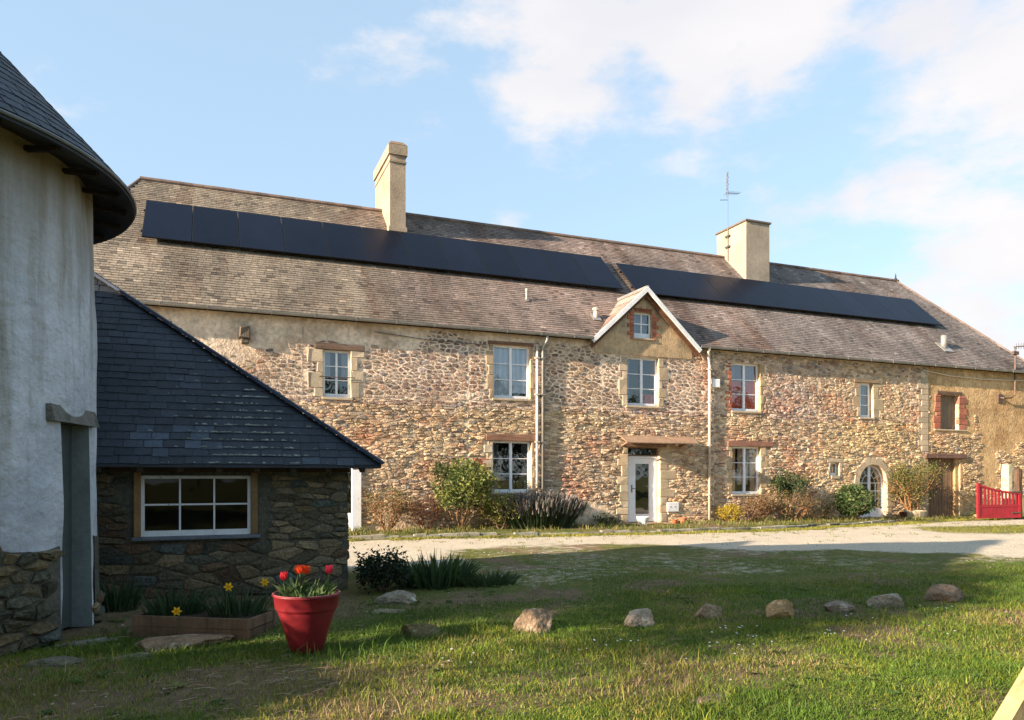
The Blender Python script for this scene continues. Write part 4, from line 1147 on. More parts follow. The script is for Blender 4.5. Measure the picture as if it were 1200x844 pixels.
# ------------------------------------------------------------------ round tower
TC = Vector((-3.13, 8.41, 0)); TR = 2.0; TZ = 4.2; RR = 2.39; APEX = 6.80
tower = empty('round_tower', TC, 'round plastered tower with dark conical slate roof at the left edge', 'tower')
def bulge(a, z): return TR + .035 * fbm(a * 3, z, .8, 2.0) + .05 * (1 - z / TZ)
mb = MB(); na, nzz = 144, 44
TH0, TH1, DT = radians(-23.5), radians(-7.0), 1.97
vs = []
for j in range(nzz + 1):
    z = TZ * 1.02 * j / nzz
    for i in range(na):
        a = 2 * pi * i / na; q = bulge(a, z); vs.append((TC.x + q * cos(a), TC.y + q * sin(a), z))
fs = []; jd = int(DT / (TZ * 1.02 / nzz))
i0 = int(round(TH0 / (2 * pi) * na)) % na; i1 = int(round(TH1 / (2 * pi) * na)) % na
for j in range(nzz):
    for i in range(na):
        if j < jd and i0 <= i < i1: continue
        k = (i + 1) % na
        fs.append((j * na + i, j * na + k, (j + 1) * na + k, (j + 1) * na + i))
mb.add(vs, fs); mb.build('wall', M['tower_plaster'], tower, True)
zt = jd * TZ * 1.02 / nzz
A0 = 2 * pi * i0 / na; A1 = 2 * pi * i1 / na
pc = lambda a, q, z: (TC.x + q * cos(a), TC.y + q * sin(a), z)
mb = MB()
mb.add([pc(A0, TR + .05, 0), pc(A0, TR - .3, 0), pc(A0, TR - .3, zt), pc(A0, TR + .03, zt)], [(0, 1, 2, 3)], (.45, .5, .5))
mb.add([pc(A1, TR + .08, 0), pc(A1, TR + .05, zt), pc(A1, TR - .3, zt), pc(A1, TR - .3, 0)], [(0, 1, 2, 3)], (.45, .5, .5))
mb.add([pc(A0, TR + .03, zt), pc(A0, TR - .3, zt), pc(A1, TR - .3, zt), pc(A1, TR + .03, zt)], [(0, 1, 2, 3)], (.45, .5, .5))
mb.build('door_jamb', mat('jamb_plaster', (.42, .43, .42), .9, True, (3, .2), (20, .1), (30, .4, .01), .1), tower)
mb = MB()
mb.prism([pc(A0, TR - .10, .02), pc(A1, TR - .10, .02), pc(A1, TR - .10, zt), pc(A0, TR - .10, zt)], (-.05 * cos((A0 + A1) / 2), -.05 * sin((A0 + A1) / 2), 0)); mb.build('door', mat('grey_green_door', (.058, .068, .062), .75, True, (3, .15), (20, .1), (30, .2, .004), .3), tower)
mb = MB(); am = (A0 + A1) / 2
mb.prism([pc(A0 - .08, TR + .10, zt - .02), pc(A1 + .10, TR + .10, zt - .02), pc(A1 + .10, TR + .06, zt + .13), pc(A0 - .08, TR + .06, zt + .13)], (-.2 * cos(am), -.2 * sin(am), 0), (.42, .42, .46)); mb.build('lintel', M['granite'], tower)
mb = MB()
for i in range(180):
    a0 = 2 * pi * i / 180; a1 = 2 * pi * (i + 1) / 180
    am_ = (a0 + pi) % (2 * pi) - pi
    if TH0 - .02 < am_ < TH1 + .02: continue
    h0, h1 = (.87 + .10 * fbm(((a + pi) % (2 * pi) - pi) * TR, 0, 1.5, 4) for a in (a0, a1))
    mb.add([pc(a0, TR + .075, 0), pc(a1, TR + .075, 0), pc(a1, TR + .065, h1), pc(a0, TR + .065, h0), pc(a0, TR, h0 + .01), pc(a1, TR, h1 + .01)], [(0, 1, 2, 3), (3, 2, 5, 4)])
mb.build('plinth', M['dark_mortar'], tower)
# rubble plinth where the plaster has fallen
def tkeep(u, z):
    a = u / TR
    lim = .86 + .10 * fbm(u, 0, 1.5, 4) if a < A0 - 2 * pi - .10 or True else 0
    aa = a
    if TH0 - .04 < aa < TH1 + .04: return False
    if aa > TH1: return z < .25
    return z < lim
polys = rubble(-3.6, TR * radians(45), .0, 1.9, .20, .09, 61, .12, (), tkeep)
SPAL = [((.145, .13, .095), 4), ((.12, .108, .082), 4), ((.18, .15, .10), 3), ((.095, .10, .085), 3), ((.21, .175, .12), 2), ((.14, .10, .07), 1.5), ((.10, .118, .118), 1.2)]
def tcol(x, z, r):
    c = pal(r, SPAL); c = (c[0] * .92, c[1] * .88, c[2] * .76); k = r.uniform(.75, 1.3); return tuple(v * k for v in c)
lay_stones(polys, lambda x, z: .010, lambda x, z, r: r.uniform(.03, .07), lambda u, v, o: pc(u / TR, TR + .055 + o, v), tcol, tower, M['stone'], 62, 160, label='rubble stones bared around the foot of the tower')
# roof
mb = MB(); n = 96; vs = []
for i in range(n): vs.append(pc(2 * pi * i / n, RR, TZ - .03))
for i in range(n): vs.append(pc(2 * pi * i / n, RR, TZ + .03))
for i in range(n): vs.append(pc(2 * pi * i / n, TR - .1, TZ + .10))
vs.append((TC.x, TC.y, APEX))
fs = []
for i in range(n):
    j = (i + 1) % n
    fs += [(i, j, n + j, n + i), (n + i, n + j, 3 * n), (2 * n + i, 2 * n + j, j, i)]
mb.add(vs, fs, (.55, .5, .45)); mb.build('roof', M['blue_slate'], tower)
cl_ = hypot(RR, APEX - TZ - .03); ns = int(cl_ / .13); sb = MB(); r = random.Random(70)
cone_p = lambda a, s, o: Vector((TC.x + (RR * (1 - s / cl_) + o * .75) * cos(a), TC.y + (RR * (1 - s / cl_) + o * .75) * sin(a), TZ + .03 + (APEX - TZ - .03) * s / cl_ + o * .7))
for j in range(ns):
    s = j * .13; rad = RR * (1 - s / cl_)
    cnt = max(6, int(2 * pi * rad / .2)); o_ = r.random()
    for i in range(cnt):
        a0 = 2 * pi * (i + o_) / cnt + .002; a1 = 2 * pi * (i + 1 + o_) / cnt - .004
        l = .010 + r.uniform(0, .006)
        P = [cone_p(a0, s, l), cone_p(a1, s, l), cone_p(a1, s + .14, .006), cone_p(a0, s + .14, .006), cone_p(a0, s, 0), cone_p(a1, s, 0)]
        k = r.uniform(.75, 1.3)
        sb.add([tuple(p) for p in P], [(0, 1, 2, 3), (4, 5, 1, 0), (1, 5, 2), (4, 0, 3)], (k, k, k))
o = sb.build('slates', M['blue_slate'], tower); o['kind'] = 'stuff'
mb = MB(); mb.tube([pc(2 * pi * i / 96, RR + .01, TZ + .01) for i in range(97)], .016, 6, (.55, .6, .65), cap=False); mb.build('roof_edge_trim', M['zinc'], tower)
for k in range(28):
    a = 2 * pi * k / 28 + .1
    mb = MB(); mb.bar(pc(a, TR - .02, TZ + .0), pc(a, RR - .08, TZ - .03), .05, .04, (.6, .6, .6)); mb.build('rafter', M['dark_wood'], tower)

# ------------------------------------------------------------------ stone outbuilding against the tower
YS = 9.67; SX0, SX1 = -2.6, 1.62; SH = 1.62
shed = empty('stone_outbuilding', (0, YS, 0), 'low stone outbuilding with blue slate roof and six-pane window', 'outbuilding')
wx0, wx1, wz0, wz1 = -.80, .47, .74, 1.455
EY, EZ = 9.35, 1.585; HP = Vector((-1.91, 11.32, 4.40))      # eave line, hip top
CX = 1.99
mb = MB()
for q in ((SX0, wx0, 0, SH), (wx1, SX1, 0, SH), (wx0, wx1, 0, wz0), (wx0, wx1, wz1, SH)):
    a, b, c, d = q; mb.add([(a, YS, c), (b, YS, c), (b, YS, d), (a, YS, d)], [(0, 1, 2, 3)])
e = YS + .35
for q in (((wx0, YS, wz0), (wx0, e, wz0), (wx0, e, wz1), (wx0, YS, wz1)), ((wx1, YS, wz0), (wx1, YS, wz1), (wx1, e, wz1), (wx1, e, wz0)), ((wx0, YS, wz1), (wx0, e, wz1), (wx1, e, wz1), (wx1, YS, wz1)), ((wx0, YS, wz0), (wx1, YS, wz0), (wx1, e, wz0), (wx0, e, wz0))):
    mb.add(list(q), [(0, 1, 2, 3)])
YSB = 11.3
mb.add([(SX1, YS, 0), (SX1, YSB, 0), (SX1, YSB, SH), (SX1, YS, SH)], [(0, 1, 2, 3)])
mb.add([(SX0, YSB, 0), (SX1, YSB, 0), (SX1, YSB, SH), (SX0, YSB, SH)], [(0, 1, 2, 3)])
mb.add([(SX0, YS, 0), (SX0, YSB, 0), (SX0, YSB, SH), (SX0, YS, SH)], [(0, 1, 2, 3)])
mb.build('wall', M['dark_mortar'], shed)
mb = MB(); mb.box(wx0 - .5, wx1 + .5, YS + .36, YS + 1.3, .1, SH - .05, (.12, .12, .12)); mb.f = [f for i, f in enumerate(mb.f) if i != 2]; mb.c = mb.c[:5]; mb.m = mb.m[:5]  # near-black box: the darkness of the unlit room is put into its colour
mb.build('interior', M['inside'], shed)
hs = [(wx0 - .10, wx1 + .16, wz0 - .02, wz1 + .2)]
polys = rubble(-1.75, SX1, .0, .66, .26, .105, 81, .20, hs) + rubble(-1.75, SX1, .66, SH - .02, .22, .080, 82, .18, hs)
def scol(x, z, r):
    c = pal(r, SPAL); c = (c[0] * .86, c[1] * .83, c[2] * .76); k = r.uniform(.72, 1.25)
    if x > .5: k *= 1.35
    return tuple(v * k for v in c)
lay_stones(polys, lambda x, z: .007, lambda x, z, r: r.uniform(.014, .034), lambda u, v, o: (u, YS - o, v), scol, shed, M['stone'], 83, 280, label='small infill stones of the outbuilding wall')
polys = rubble(YS, YSB, .0, SH - .02, .3, .12, 85, .16)
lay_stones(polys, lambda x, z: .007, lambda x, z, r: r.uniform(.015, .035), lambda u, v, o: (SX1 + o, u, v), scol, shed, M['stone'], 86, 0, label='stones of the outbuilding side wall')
w = window(wx0 + .03, wx1 - .03, wz0, wz1, 3, 2, .0, fw=.036, bar=.02, bottom=.065, m='worn_white', parent=shed, yf=YS, gm='shade_glass')
for k, (a, b, c, d) in enumerate(((wx0 - .045, wx0 + .03, wz0 - .0, wz1 + .04), (wx1 - .03, wx1 + .05, wz0 - .0, wz1 + .04))):
    mb = MB(); mb.bevbox(a, b, YS - .045, YS + .1, c, d, .006, (1, 1, 1) if k == 0 else (.8, .85, .9)); mb.build('window_post', M['ochre_wood'], shed)
mb = MB(); mb.bevbox(wx0 - .3, SX1 + .02, YS - .05, YS + .1, wz1 + .045, SH - .01, .01, (1.5, 1.2, 1)); mb.build('wall_plate', M['dark_wood'], shed)
mb = MB(); mb.bevbox(wx0 - .07, wx1 + .08, YS - .07, YS + .1, wz0 - .05, wz0 - .003, .01); mb.build('sill', mat('slate_sill', (.13, .14, .16), .7), shed)
k = 0
x = -1.6
while x < 1.9:
    mb = MB(); mb.bar((x, YS + .1, SH + .12), (x, EY + .04, EZ - .055), .065, .075, (1.6, 1.5, 1.4)); mb.build('rafter', M['dark_wood'], shed); x += .42
# hipped roof
n_front = None
A = Vector((CX, EY, EZ)); Lf = Vector((-3.6, EY, EZ)); HL = Vector((-5.0, HP.y, HP.z))
back = HP.y
mb = MB()
mb.prism([tuple(Lf), tuple(A), tuple(HP), (Lf.x, HP.y, HP.z)], (0, 0, -.035)); 
mb.prism([tuple(A), (CX, back, EZ), tuple(HP)], (0, 0, -.035))
mb.add([(CX - .3, back, EZ - .2), (Lf.x, back, EZ - .2), (Lf.x, HP.y, HP.z), tuple(HP)], [(0, 1, 2, 3)], (2, 1.8, 1.6))
mb.build('roof', M['blue_slate'], shed)
Vs = Vector((0, HP.y - EY, HP.z - EZ)); Lh = Vs.length; Vs.normalize(); Ns = Vector((0, -Vs.z, Vs.y))
r = random.Random(91); sl_list = []
ex = .115
for j in range(int(Lh / ex)):
    s = j * ex; t = s / Lh; xr = CX + (HP.x - CX) * t
    x = -3.0 + r.uniform(-.2, 0)
    while x < xr:
        w_ = r.uniform(.17, .26)
        if x + w_ > xr + .03: w_ = xr - x
        if w_ < .04: break
        P0 = Vector((x, EY, EZ)) + Vs * s
        # skip what lies inside the tower
        if hypot(P0.x + w_ - TC.x, P0.y - TC.y) > TR - .1: sl_list.append((P0, w_, s))
        x += w_
def ss_key(it):
    return it[0].x * .3746 + it[0].y * .927 - (100 if it[0].x > -1.9 else 0)
sl_list.sort(key=ss_key)
rest = MB()
for k, (P0, w_, s) in enumerate(sl_list):
    kk = r.uniform(.7, 1.25)
    if r.random() < .06: kk *= 1.5
    if -.9 < P0.x < -.1 and .2 < s < .5 : kk *= 2.2 if r.random() < .6 else 1
    c = (kk * .98, kk, kk * 1.02)
    mb = MB() if k < 290 else rest
    slate_course(mb, P0 + Vs * r.uniform(-.008, .008), U, Vs, Ns, w_, ex, .005, 0, r, c, .004, .010)
    if k < 290: mb.build('slate', M['blue_slate'], shed)
o = rest.build('slates', M['blue_slate'], shed); o['kind'] = 'stuff'
# side slope slates
sd_ = MB(); Vq = Vector((HP.x - CX, 0, HP.z - EZ)); Lq = Vq.length; Vq.normalize(); Nq = Vector((Vq.z, 0, -Vq.x))
for j in range(int(Lq / .115)):
    s = j * .115; t = s / Lq; ya = EY + (HP.y - EY) * t; yb = back; y = ya
    while y < yb - .02:
        w_ = min(r.uniform(.17, .26), yb - y); kk = r.uniform(.8, 1.25)
        slate_course(sd_, Vector((CX, y, EZ)) + Vq * s, Vector((0, 1, 0)), Vq, Nq, w_, .115, .007, 0, r, (kk, kk, kk)); y += w_
o = sd_.build('slates', M['blue_slate'], shed); o['kind'] = 'stuff'
mb = MB(); mb.bar(A + Vector((.02, -.02, .03)), HP + Vector((0, 0, .05)), .10, .035, (1.5, 1.5, 1.6)); mb.build('hip_capping', M['lead'], shed)
mb = MB(); mb.bar(HP + Vector((0, 0, .05)), Vector((-3.4, HP.y, HP.z + .05)), .14, .04); mb.build('ridge_capping', M['lead'], shed)
# lichen and moss scabs on the slates: flat little crusts
mo = MB()
for k in range(330):
    x = r.gauss(.35, .36); s = abs(r.gauss(.45, .5)) + .05; t = s / Lh
    if x > CX + (HP.x - CX) * t - .1 or s > 2.2: continue
    P0 = Vector((x, EY, EZ)) + Vs * (floor(s / ex) * ex + .012) + Ns * .016
    w_ = r.uniform(.01, .05); h_ = r.uniform(.004, .014)
    w_ *= 1.5; h_ *= 1.6
    mo.add([tuple(P0), tuple(P0 + U * w_ + Vs * r.uniform(-.006, .006)), tuple(P0 + U * w_ * .7 + Vs * h_ + Ns * .004), tuple(P0 + U * w_ * .2 + Vs * h_ + Ns * .004)], [(0, 1, 2, 3)], tint(r, .3))
o = mo.build('lichen', mat('lichen', (.22, .23, .21), .95), shed); o['kind'] = 'stuff'

# ------------------------------------------------------------------ plants
def leaf_quad(mb, p, size, r, col, asp=.5, droop=0.0, nrm=None):
    d = Vector((r.gauss(0, 1), r.gauss(0, 1), r.gauss(0, .8) - droop)).normalized()
    s = d.cross(Vector((r.gauss(0, 1), r.gauss(0, 1), r.gauss(0, 1)))).normalized()
    p = Vector(p); L_ = size * r.uniform(.7, 1.3); w_ = L_ * asp
    n_ = d.cross(s)
    mb.add([tuple(p), tuple(p + d * L_ * .5 + s * w_ * .5 + n_ * L_ * .06), tuple(p + d * L_), tuple(p + d * L_ * .5 - s * w_ * .5 + n_ * L_ * .06)], [(0, 1, 2, 3)], col)
def jit(r, c, v=.3):
    k = 1 + r.uniform(-v, v); return (c[0] * k * (1 + r.uniform(-.1, .1)), c[1] * k, c[2] * k)
def branch(mb, p, d, L_, rad, depth, r, tips, spread=.6, col=(1, 1, 1)):
    pts = [Vector(p)]; dd = Vector(d).normalized(); n = 4
    for i in range(n):
        dd = (dd + Vector((r.gauss(0, .13), r.gauss(0, .13), r.gauss(0, .08) + .03))).normalized(); pts.append(pts[-1] + dd * L_ / n)
    mb.tube(pts, rad, 5, col, 0, rad * .55, False)
    if depth == 0: tips.append(pts[-1]); tips.append(pts[-2]); return
    for k in range(r.choice((2, 3))):
        nd = (dd + Vector((r.gauss(0, spread), r.gauss(0, spread), r.gauss(0, spread * .6)))).normalized()
        branch(mb, pts[-1 if k < 2 else -3], nd, L_ * r.uniform(.6, .85), rad * .6, depth - 1, r, tips, spread, col)
def shrub(name, x, y, label, cat, h, w, seed, cols, leaf=.06, nleaf=1500, stems=5, depth=2, bare=.0, barkcol=(1, 1, 1), group=None, clump=.16, d_=None, asp=.5, fill=.35, ball=None):
    nleaf = int(nleaf * 1.9); leaf *= 1.15
    r = random.Random(seed); z = gz(x, y); root = empty(name, (x, y, z), label, cat, group)
    mb = MB(); tips = []
    for k in range(stems):
        a = 2 * pi * k / stems + r.uniform(-.4, .4)
        dd = Vector((cos(a) * w / h * .8, sin(a) * (d_ or w) / h * .8, 1))
        branch(mb, (x + cos(a) * .04, y + sin(a) * .04, z - .02), dd, h * .42, .018 * h ** .5, depth, r, tips, .5, barkcol)
    mb.build('stems', M['bark'], root)
    lf_ = MB(); per = max(1, nleaf // max(1, len(tips)))
    for t in tips:
        shade = r.uniform(.65, 1.25); base = cols[r.randrange(len(cols))]
        for k in range(per):
            q = t + Vector((r.gauss(0, clump), r.gauss(0, clump * .8), r.gauss(0, clump * .8)))
            if q.z < z + h * bare or q.z > z + h * 1.08 or abs(q.x - x) > w * .62: continue
            if q.y > YF - .05 and y < YF: q.y = YF - r.uniform(.06, .2)
            if r.random() < fill:
                a_ = r.uniform(0, 2 * pi); ph = math.acos(r.uniform(-1, 1)); rr_ = r.uniform(.72, 1.0)
                bz = h * (bare + (1 - bare) * .52); hz = h * (1 - bare) * .48
                q = Vector((x + w * .5 * rr_ * sin(ph) * cos(a_), y + (d_ or w) * .5 * rr_ * sin(ph) * sin(a_), z + bz + hz * rr_ * cos(ph)))
                k_ = fbm(q.x * 3 + seed, q.z * 3 + q.y, 1.0, seed); 
                if k_ < -.12: continue
                q.y = min(q.y, YF - .06) if y < YF else q.y
                leaf_quad(lf_, q, leaf, r, jit(r, tuple(c * (1 + .9 * k_) for c in base)), asp); continue
            leaf_quad(lf_, q, leaf, r, jit(r, tuple(c * shade for c in base)), asp)
    lf_.build('foliage', M['leaf'], root)
    return root
GREEN = [(.09, .12, .03), (.12, .15, .035), (.06, .085, .025)]
DARK = [(.035, .06, .022), (.05, .08, .03), (.025, .045, .018)]
YEL = [(.24, .20, .035), (.17, .16, .035), (.12, .13, .03)]
DRY = [(.24, .155, .085), (.30, .20, .11), (.16, .10, .06), (.13, .12, .04)]
shrub('leafy_shrub', 5.95, 18.15, 'tall green leafy shrub on bare stems left of the ground-floor window', 'shrub', 1.85, 1.05, 1, [(.13, .17, .04), (.20, .21, .05), (.07, .10, .03)], .085, 3600, 7, 2, .30, (1.3, 1.1, .9), clump=.17, fill=.08)
shrub('tangled_creeper', 4.05, 18.35, 'dry twiggy creeper with sparse yellow-green leaves beside the white side door', 'creeper', 1.15, 1.1, 2, DRY + [(.18, .17, .05)], .045, 1100, 9, 2, .0, (1.5, 1.1, .8), clump=.16, d_=.4)
shrub('red_stemmed_bush', 5.05, 18.40, 'leafless reddish brush between the creeper and the leafy shrub', 'bush', .95, .95, 3, [(.20, .10, .07), (.15, .08, .05)], .035, 500, 9, 2, .0, (1.4, .8, .6), clump=.14, d_=.3)
def spikes(name, x, y, label, cat, n, h, w, d, seed, cols, tipcol=None, wid=.02, lean=.35, group=None, bend=.3):
    """many upright narrow leaves or flower spikes"""
    r = random.Random(seed); z = gz(x, y); mb = MB(); tp = MB()
    for k in range(n):
        a = r.uniform(0, 2 * pi); q = sqrt(r.random()); px_ = x + cos(a) * q * w * .5 * .7; py_ = y + sin(a) * q * d * .5 * .7
        dir_ = Vector((cos(a) * q * lean + r.gauss(0, .12), sin(a) * q * lean * d / w + r.gauss(0, .1), 1)).normalized()
        hh = h * r.uniform(.55, 1.05) * (1 - .22 * q); s = dir_.cross(Vector((r.gauss(0, 1), r.gauss(0, 1), .1))).normalized()
        p = Vector((px_, py_, z - .01)); c = jit(r, cols[r.randrange(len(cols))])
        b = Vector((cos(a), sin(a), -.5)) * bend * r.random() * hh
        m1 = p + dir_ * hh * .55 + b * .2; m2 = p + dir_ * hh + b
        wd = wid * r.uniform(.7, 1.3)
        mb.add([tuple(p - s * wd * .4), tuple(p + s * wd * .4), tuple(m1 + s * wd * .5), tuple(m2), tuple(m1 - s * wd * .5)], [(0, 1, 2, 4), (4, 2, 3)], c)
        if tipcol and r.random() < .5:
            t0 = m2 - dir_ * hh * .22; tp.tube([t0, m2], wid * .75, 4, jit(r, tipcol[r.randrange(len(tipcol))]), 0, wid * .35)
    root = empty(name, (x, y, z), label, cat, group)
    mb.build('leaves', M['leaf'], root)
    if tp.f: tp.build('flower_spikes', M['petal'], root)
    return root
rt = spikes('heather_bush', 8.05, 17.85, 'dark bush topped with mauve-grey flower spikes under the ground-floor window', 'bush', 4200, 1.12, 2.3, 1.0, 5, DARK + [(.06, .085, .04), (.09, .10, .05)], [(.28, .24, .22), (.22, .18, .17), (.34, .29, .27), (.10, .10, .07)], .020, .62, bend=.22)
shrub('small_leafy_bush', 6.95, 18.0, 'small yellow-green bush in front of the mauve-tipped bush', 'bush', .95, .7, 6, [(.16, .18, .04), (.22, .21, .05)], .06, 2200, 5, 2, .05, clump=.12)
shrub('wall_plant', 10.3, 18.4, 'low dark weed patch against the plastered base left of the front door', 'weeds', .35, .9, 7, DARK + GREEN, .045, 450, 6, 1, .0, clump=.09, d_=.3)
shrub('yellow_bush', 14.45, 18.2, 'round golden-yellow bush just right of the cream downpipe', 'bush', .55, .62, 8, [(.42, .30, .03), (.34, .26, .035)], .045, 2200, 7, 2, .0, clump=.07, fill=.8)
shrub('dry_wall_shrub', 15.55, 18.25, 'straw-coloured dry shrub below the red-lintelled ground-floor window', 'shrub', .82, 1.1, 9, DRY, .05, 1300, 8, 2, .0, (1.6, 1.2, .8), clump=.14, d_=.5)
shrub('dark_climber', 16.75, 18.35, 'dark green climber clump at the right jamb of the lower window', 'climber', 1.55, .95, 10, DARK + [(.07, .10, .03)], .065, 1700, 5, 2, .52, clump=.13, d_=.4)
shrub('dry_grass_bush', 16.9, 18.1, 'dry brown bush under the dark climber clump', 'bush', .9, 1.2, 11, DRY + [(.14, .13, .05)], .05, 1700, 9, 2, .0, (1.6, 1.1, .8), clump=.15, d_=.5)
shrub('low_dry_bush', 17.85, 18.2, 'low brown bush between the small square window and the dry bushes', 'bush', .62, 1.1, 12, DRY + [(.08, .10, .03)], .045, 1100, 8, 2, .0, (1.3, 1, .8), clump=.13, d_=.5)
shrub('round_camellia', 18.98, 17.85, 'round glossy dark-green shrub just left of the arched door', 'shrub', 1.12, 1.05, 13, [(.045, .08, .025), (.07, .11, .035), (.11, .14, .05)], .085, 3000, 9, 2, .0, clump=.10, fill=.85)
shrub('climbing_rose', 22.05, 18.3, 'tall straggling rose with yellow-green leaves between arched door and plank door', 'climber', 2.05, 1.25, 14, [(.15, .15, .045), (.20, .18, .05), (.10, .11, .035)], .055, 3200, 9, 2, .06, (1.7, 1.2, .8), clump=.17, d_=.5, fill=.3)
shrub('verge_weeds', 25.3, 18.2, 'small green weeds at the wall foot behind the red gate', 'weeds', .35, 1.0, 15, GREEN, .05, 400, 6, 1, .0, clump=.1, d_=.4)
spikes('iris_clump', 2.75, 9.55, 'clump of sword-shaped green leaves right of the outbuilding corner', 'iris clump', 420, .56, 1.3, .8, 16, [(.05, .09, .03), (.07, .12, .035), (.04, .065, .03)], None, .028, .45, bend=.35)
spikes('daylily_clump', 3.4, 9.3, 'low arching clump of grassy leaves beyond the iris leaves', 'daylily clump', 240, .30, 1.0, .7, 17, [(.06, .09, .03), (.05, .08, .03)], None, .022, .6, bend=.45)
shrub('dark_corner_bush', 2.0, 9.35, 'nearly black little bush at the foot of the outbuilding corner', 'bush', .50, .48, 18, [(.02, .035, .015), (.03, .045, .02)], .045, 1500, 8, 2, .0, clump=.10, fill=.15)
for (x, y, k, lb) in ((-.32, 7.62, 190, 'left clump of tall daffodil leaves in the timber planter'), (.22, 7.35, 150, 'right clump of daffodil leaves in the timber planter'), (-.95, 8.9, 120, 'shaded leaf clump against the outbuilding wall below the window post'), (.9, 8.9, 120, 'leafy clump against the outbuilding wall behind the red pot')):
    o = spikes('daffodil_leaves', x, y, lb, 'leaves', k, .46, .58, .34, int(k + x * 10), [(.03, .06, .025), (.045, .08, .03)], None, .018, .35, bend=.3)
    if y < 8: o.location.z += .08

# stone edging along the flower bed
kerb = empty('stone_edging', (8, 16.8, 0), 'low line of flat edging stones in front of the flower bed', 'edging')
r = random.Random(77); x = 2.45
while x < 19.5:
    w_ = r.uniform(.28, .6); ym = kerb_y(x + w_ / 2); yn = kerb_y(x + w_); y0_ = kerb_y(x)
    mb = MB(); hgt = .075 + r.uniform(-.03, .03); j = r.uniform(-.02, .02); d = r.uniform(.1, .14)
    P = [(x + .01, y0_ - d + j, hgt - .01), (x + w_ - .01, yn - d + j, hgt), (x + w_ - .012, yn + .02, hgt + .012), (x + .012, y0_ + .02, hgt)]
    mb.prism(P, (0, 0, -.14), tuple(v * .62 for v in tint(r, .35))); mb.build('edging_stone', M['granite'], kerb); x += w_

# ------------------------------------------------------------------ red gate and post
gate = empty('red_gate', (24.7, 17.15, 0), 'red wooden gate leaf with pickets above a solid panel, open against the wall', 'gate')
ga = Vector((23.80, 17.25, 0)); gb = Vector((25.62, 17.02, 0)); gd = (gb - ga); gl = gd.length; gd.normalize(); gn = Vector((gd.y, -gd.x, 0))
def gp(s, z, o=0): return tuple(ga + gd * s + gn * o + Vector((0, 0, z)))
def gtop(s): t = s / gl; return 1.22 - .30 * sin(t * pi / 2) ** .9 + .02
for s in (.05, gl - .05):
    mb = MB(); mb.bar(gp(s, .06), gp(s, gtop(s) + .03), .09, .07, up=tuple(gn)); mb.build('stile', M['red_paint'], gate)
mb = MB(); n = 12
for i in range(n):
    s0_, s1_ = .095 + (gl - .19) * i / n, .095 + (gl - .19) * (i + 1) / n
    mb.prism([gp(s0_, gtop(s0_) - .07, -.03), gp(s1_, gtop(s1_) - .07, -.03), gp(s1_, gtop(s1_), -.03), gp(s0_, gtop(s0_), -.03)], tuple(gn * .06))
mb.build('top_rail', M['red_paint'], gate)
mb = MB(); mb.bar(gp(.09, .48), gp(gl - .09, .48), .055, .08, up=(0, 0, 1)); mb.build('middle_rail', M['red_paint'], gate)
mb = MB(); mb.bar(gp(.09, .11), gp(gl - .09, .11), .055, .09, up=(0, 0, 1)); mb.build('bottom_rail', M['red_paint'], gate)
for k in range(9):
    s = .10 + (gl - .2) * k / 9; e = s + (gl - .2) / 9
    mb = MB(); mb.prism([gp(s + .003, .14, -.012), gp(e - .003, .14, -.012), gp(e - .003, .45, -.012), gp(s + .003, .45, -.012)], tuple(gn * .024), tint(r, .06, 0)); mb.build('board', M['red_paint'], gate)
for k in range(11):
    s = .10 + (gl - .2) * (k + .5) / 11
    mb = MB(); mb.prism([gp(s - .036, .51, -.011), gp(s + .036, .51, -.011), gp(s + .036, gtop(s) - .05, -.011), gp(s - .036, gtop(s) - .05, -.011)], tuple(gn * .022), tint(r, .06, 0)); mb.build('picket', M['red_paint'], gate)
for z in (.25, .95):
    mb = MB(); mb.bar(gp(gl - .02, z, .045), gp(gl - .45, z, .045), .008, .045, up=(0, 0, 1)); mb.build('strap_hinge', M['iron'], gate)
def pillar(x, y, w, d, h, label, m, col, seed, name='gate_post', cat='post'):
    r = random.Random(seed); root = MB(); n = 8; vs = []; fs = []
    for j in range(n + 1):
        z = -.05 + (h + .05) * j / n
        for a, b in ((-1, -1), (0, -1.06), (1, -1), (1.04, 0), (1, 1), (0, 1.05), (-1, 1), (-1.05, 0)):
            k = 1 - .12 * (j == n)
            vs.append((x + a * w / 2 * k + r.uniform(-.012, .012), y + b * d / 2 * k + r.uniform(-.012, .012), z + (r.uniform(-.03, .03) if j == n else 0)))
    for j in range(n):
        for i in range(8): fs.append((j * 8 + i, j * 8 + (i + 1) % 8, (j + 1) * 8 + (i + 1) % 8, (j + 1) * 8 + i))
    fs.append(tuple(range(n * 8, n * 8 + 8)))
    root.add(vs, fs, col); o = root.build(name, m); root_at(o, (x, y, 0)); return tag(o, label, cat)
pillar(25.62, 17.45, .30, .26, 1.90, 'upright rough granite post behind the right end of the red gate', M['granite'], (1.15, 1.1, .95), 1)
pillar(25.86, 17.25, .16, .16, 1.75, 'dark weathered timber post right beside the granite gate post', M['wood'], (.45, .45, .5), 2)
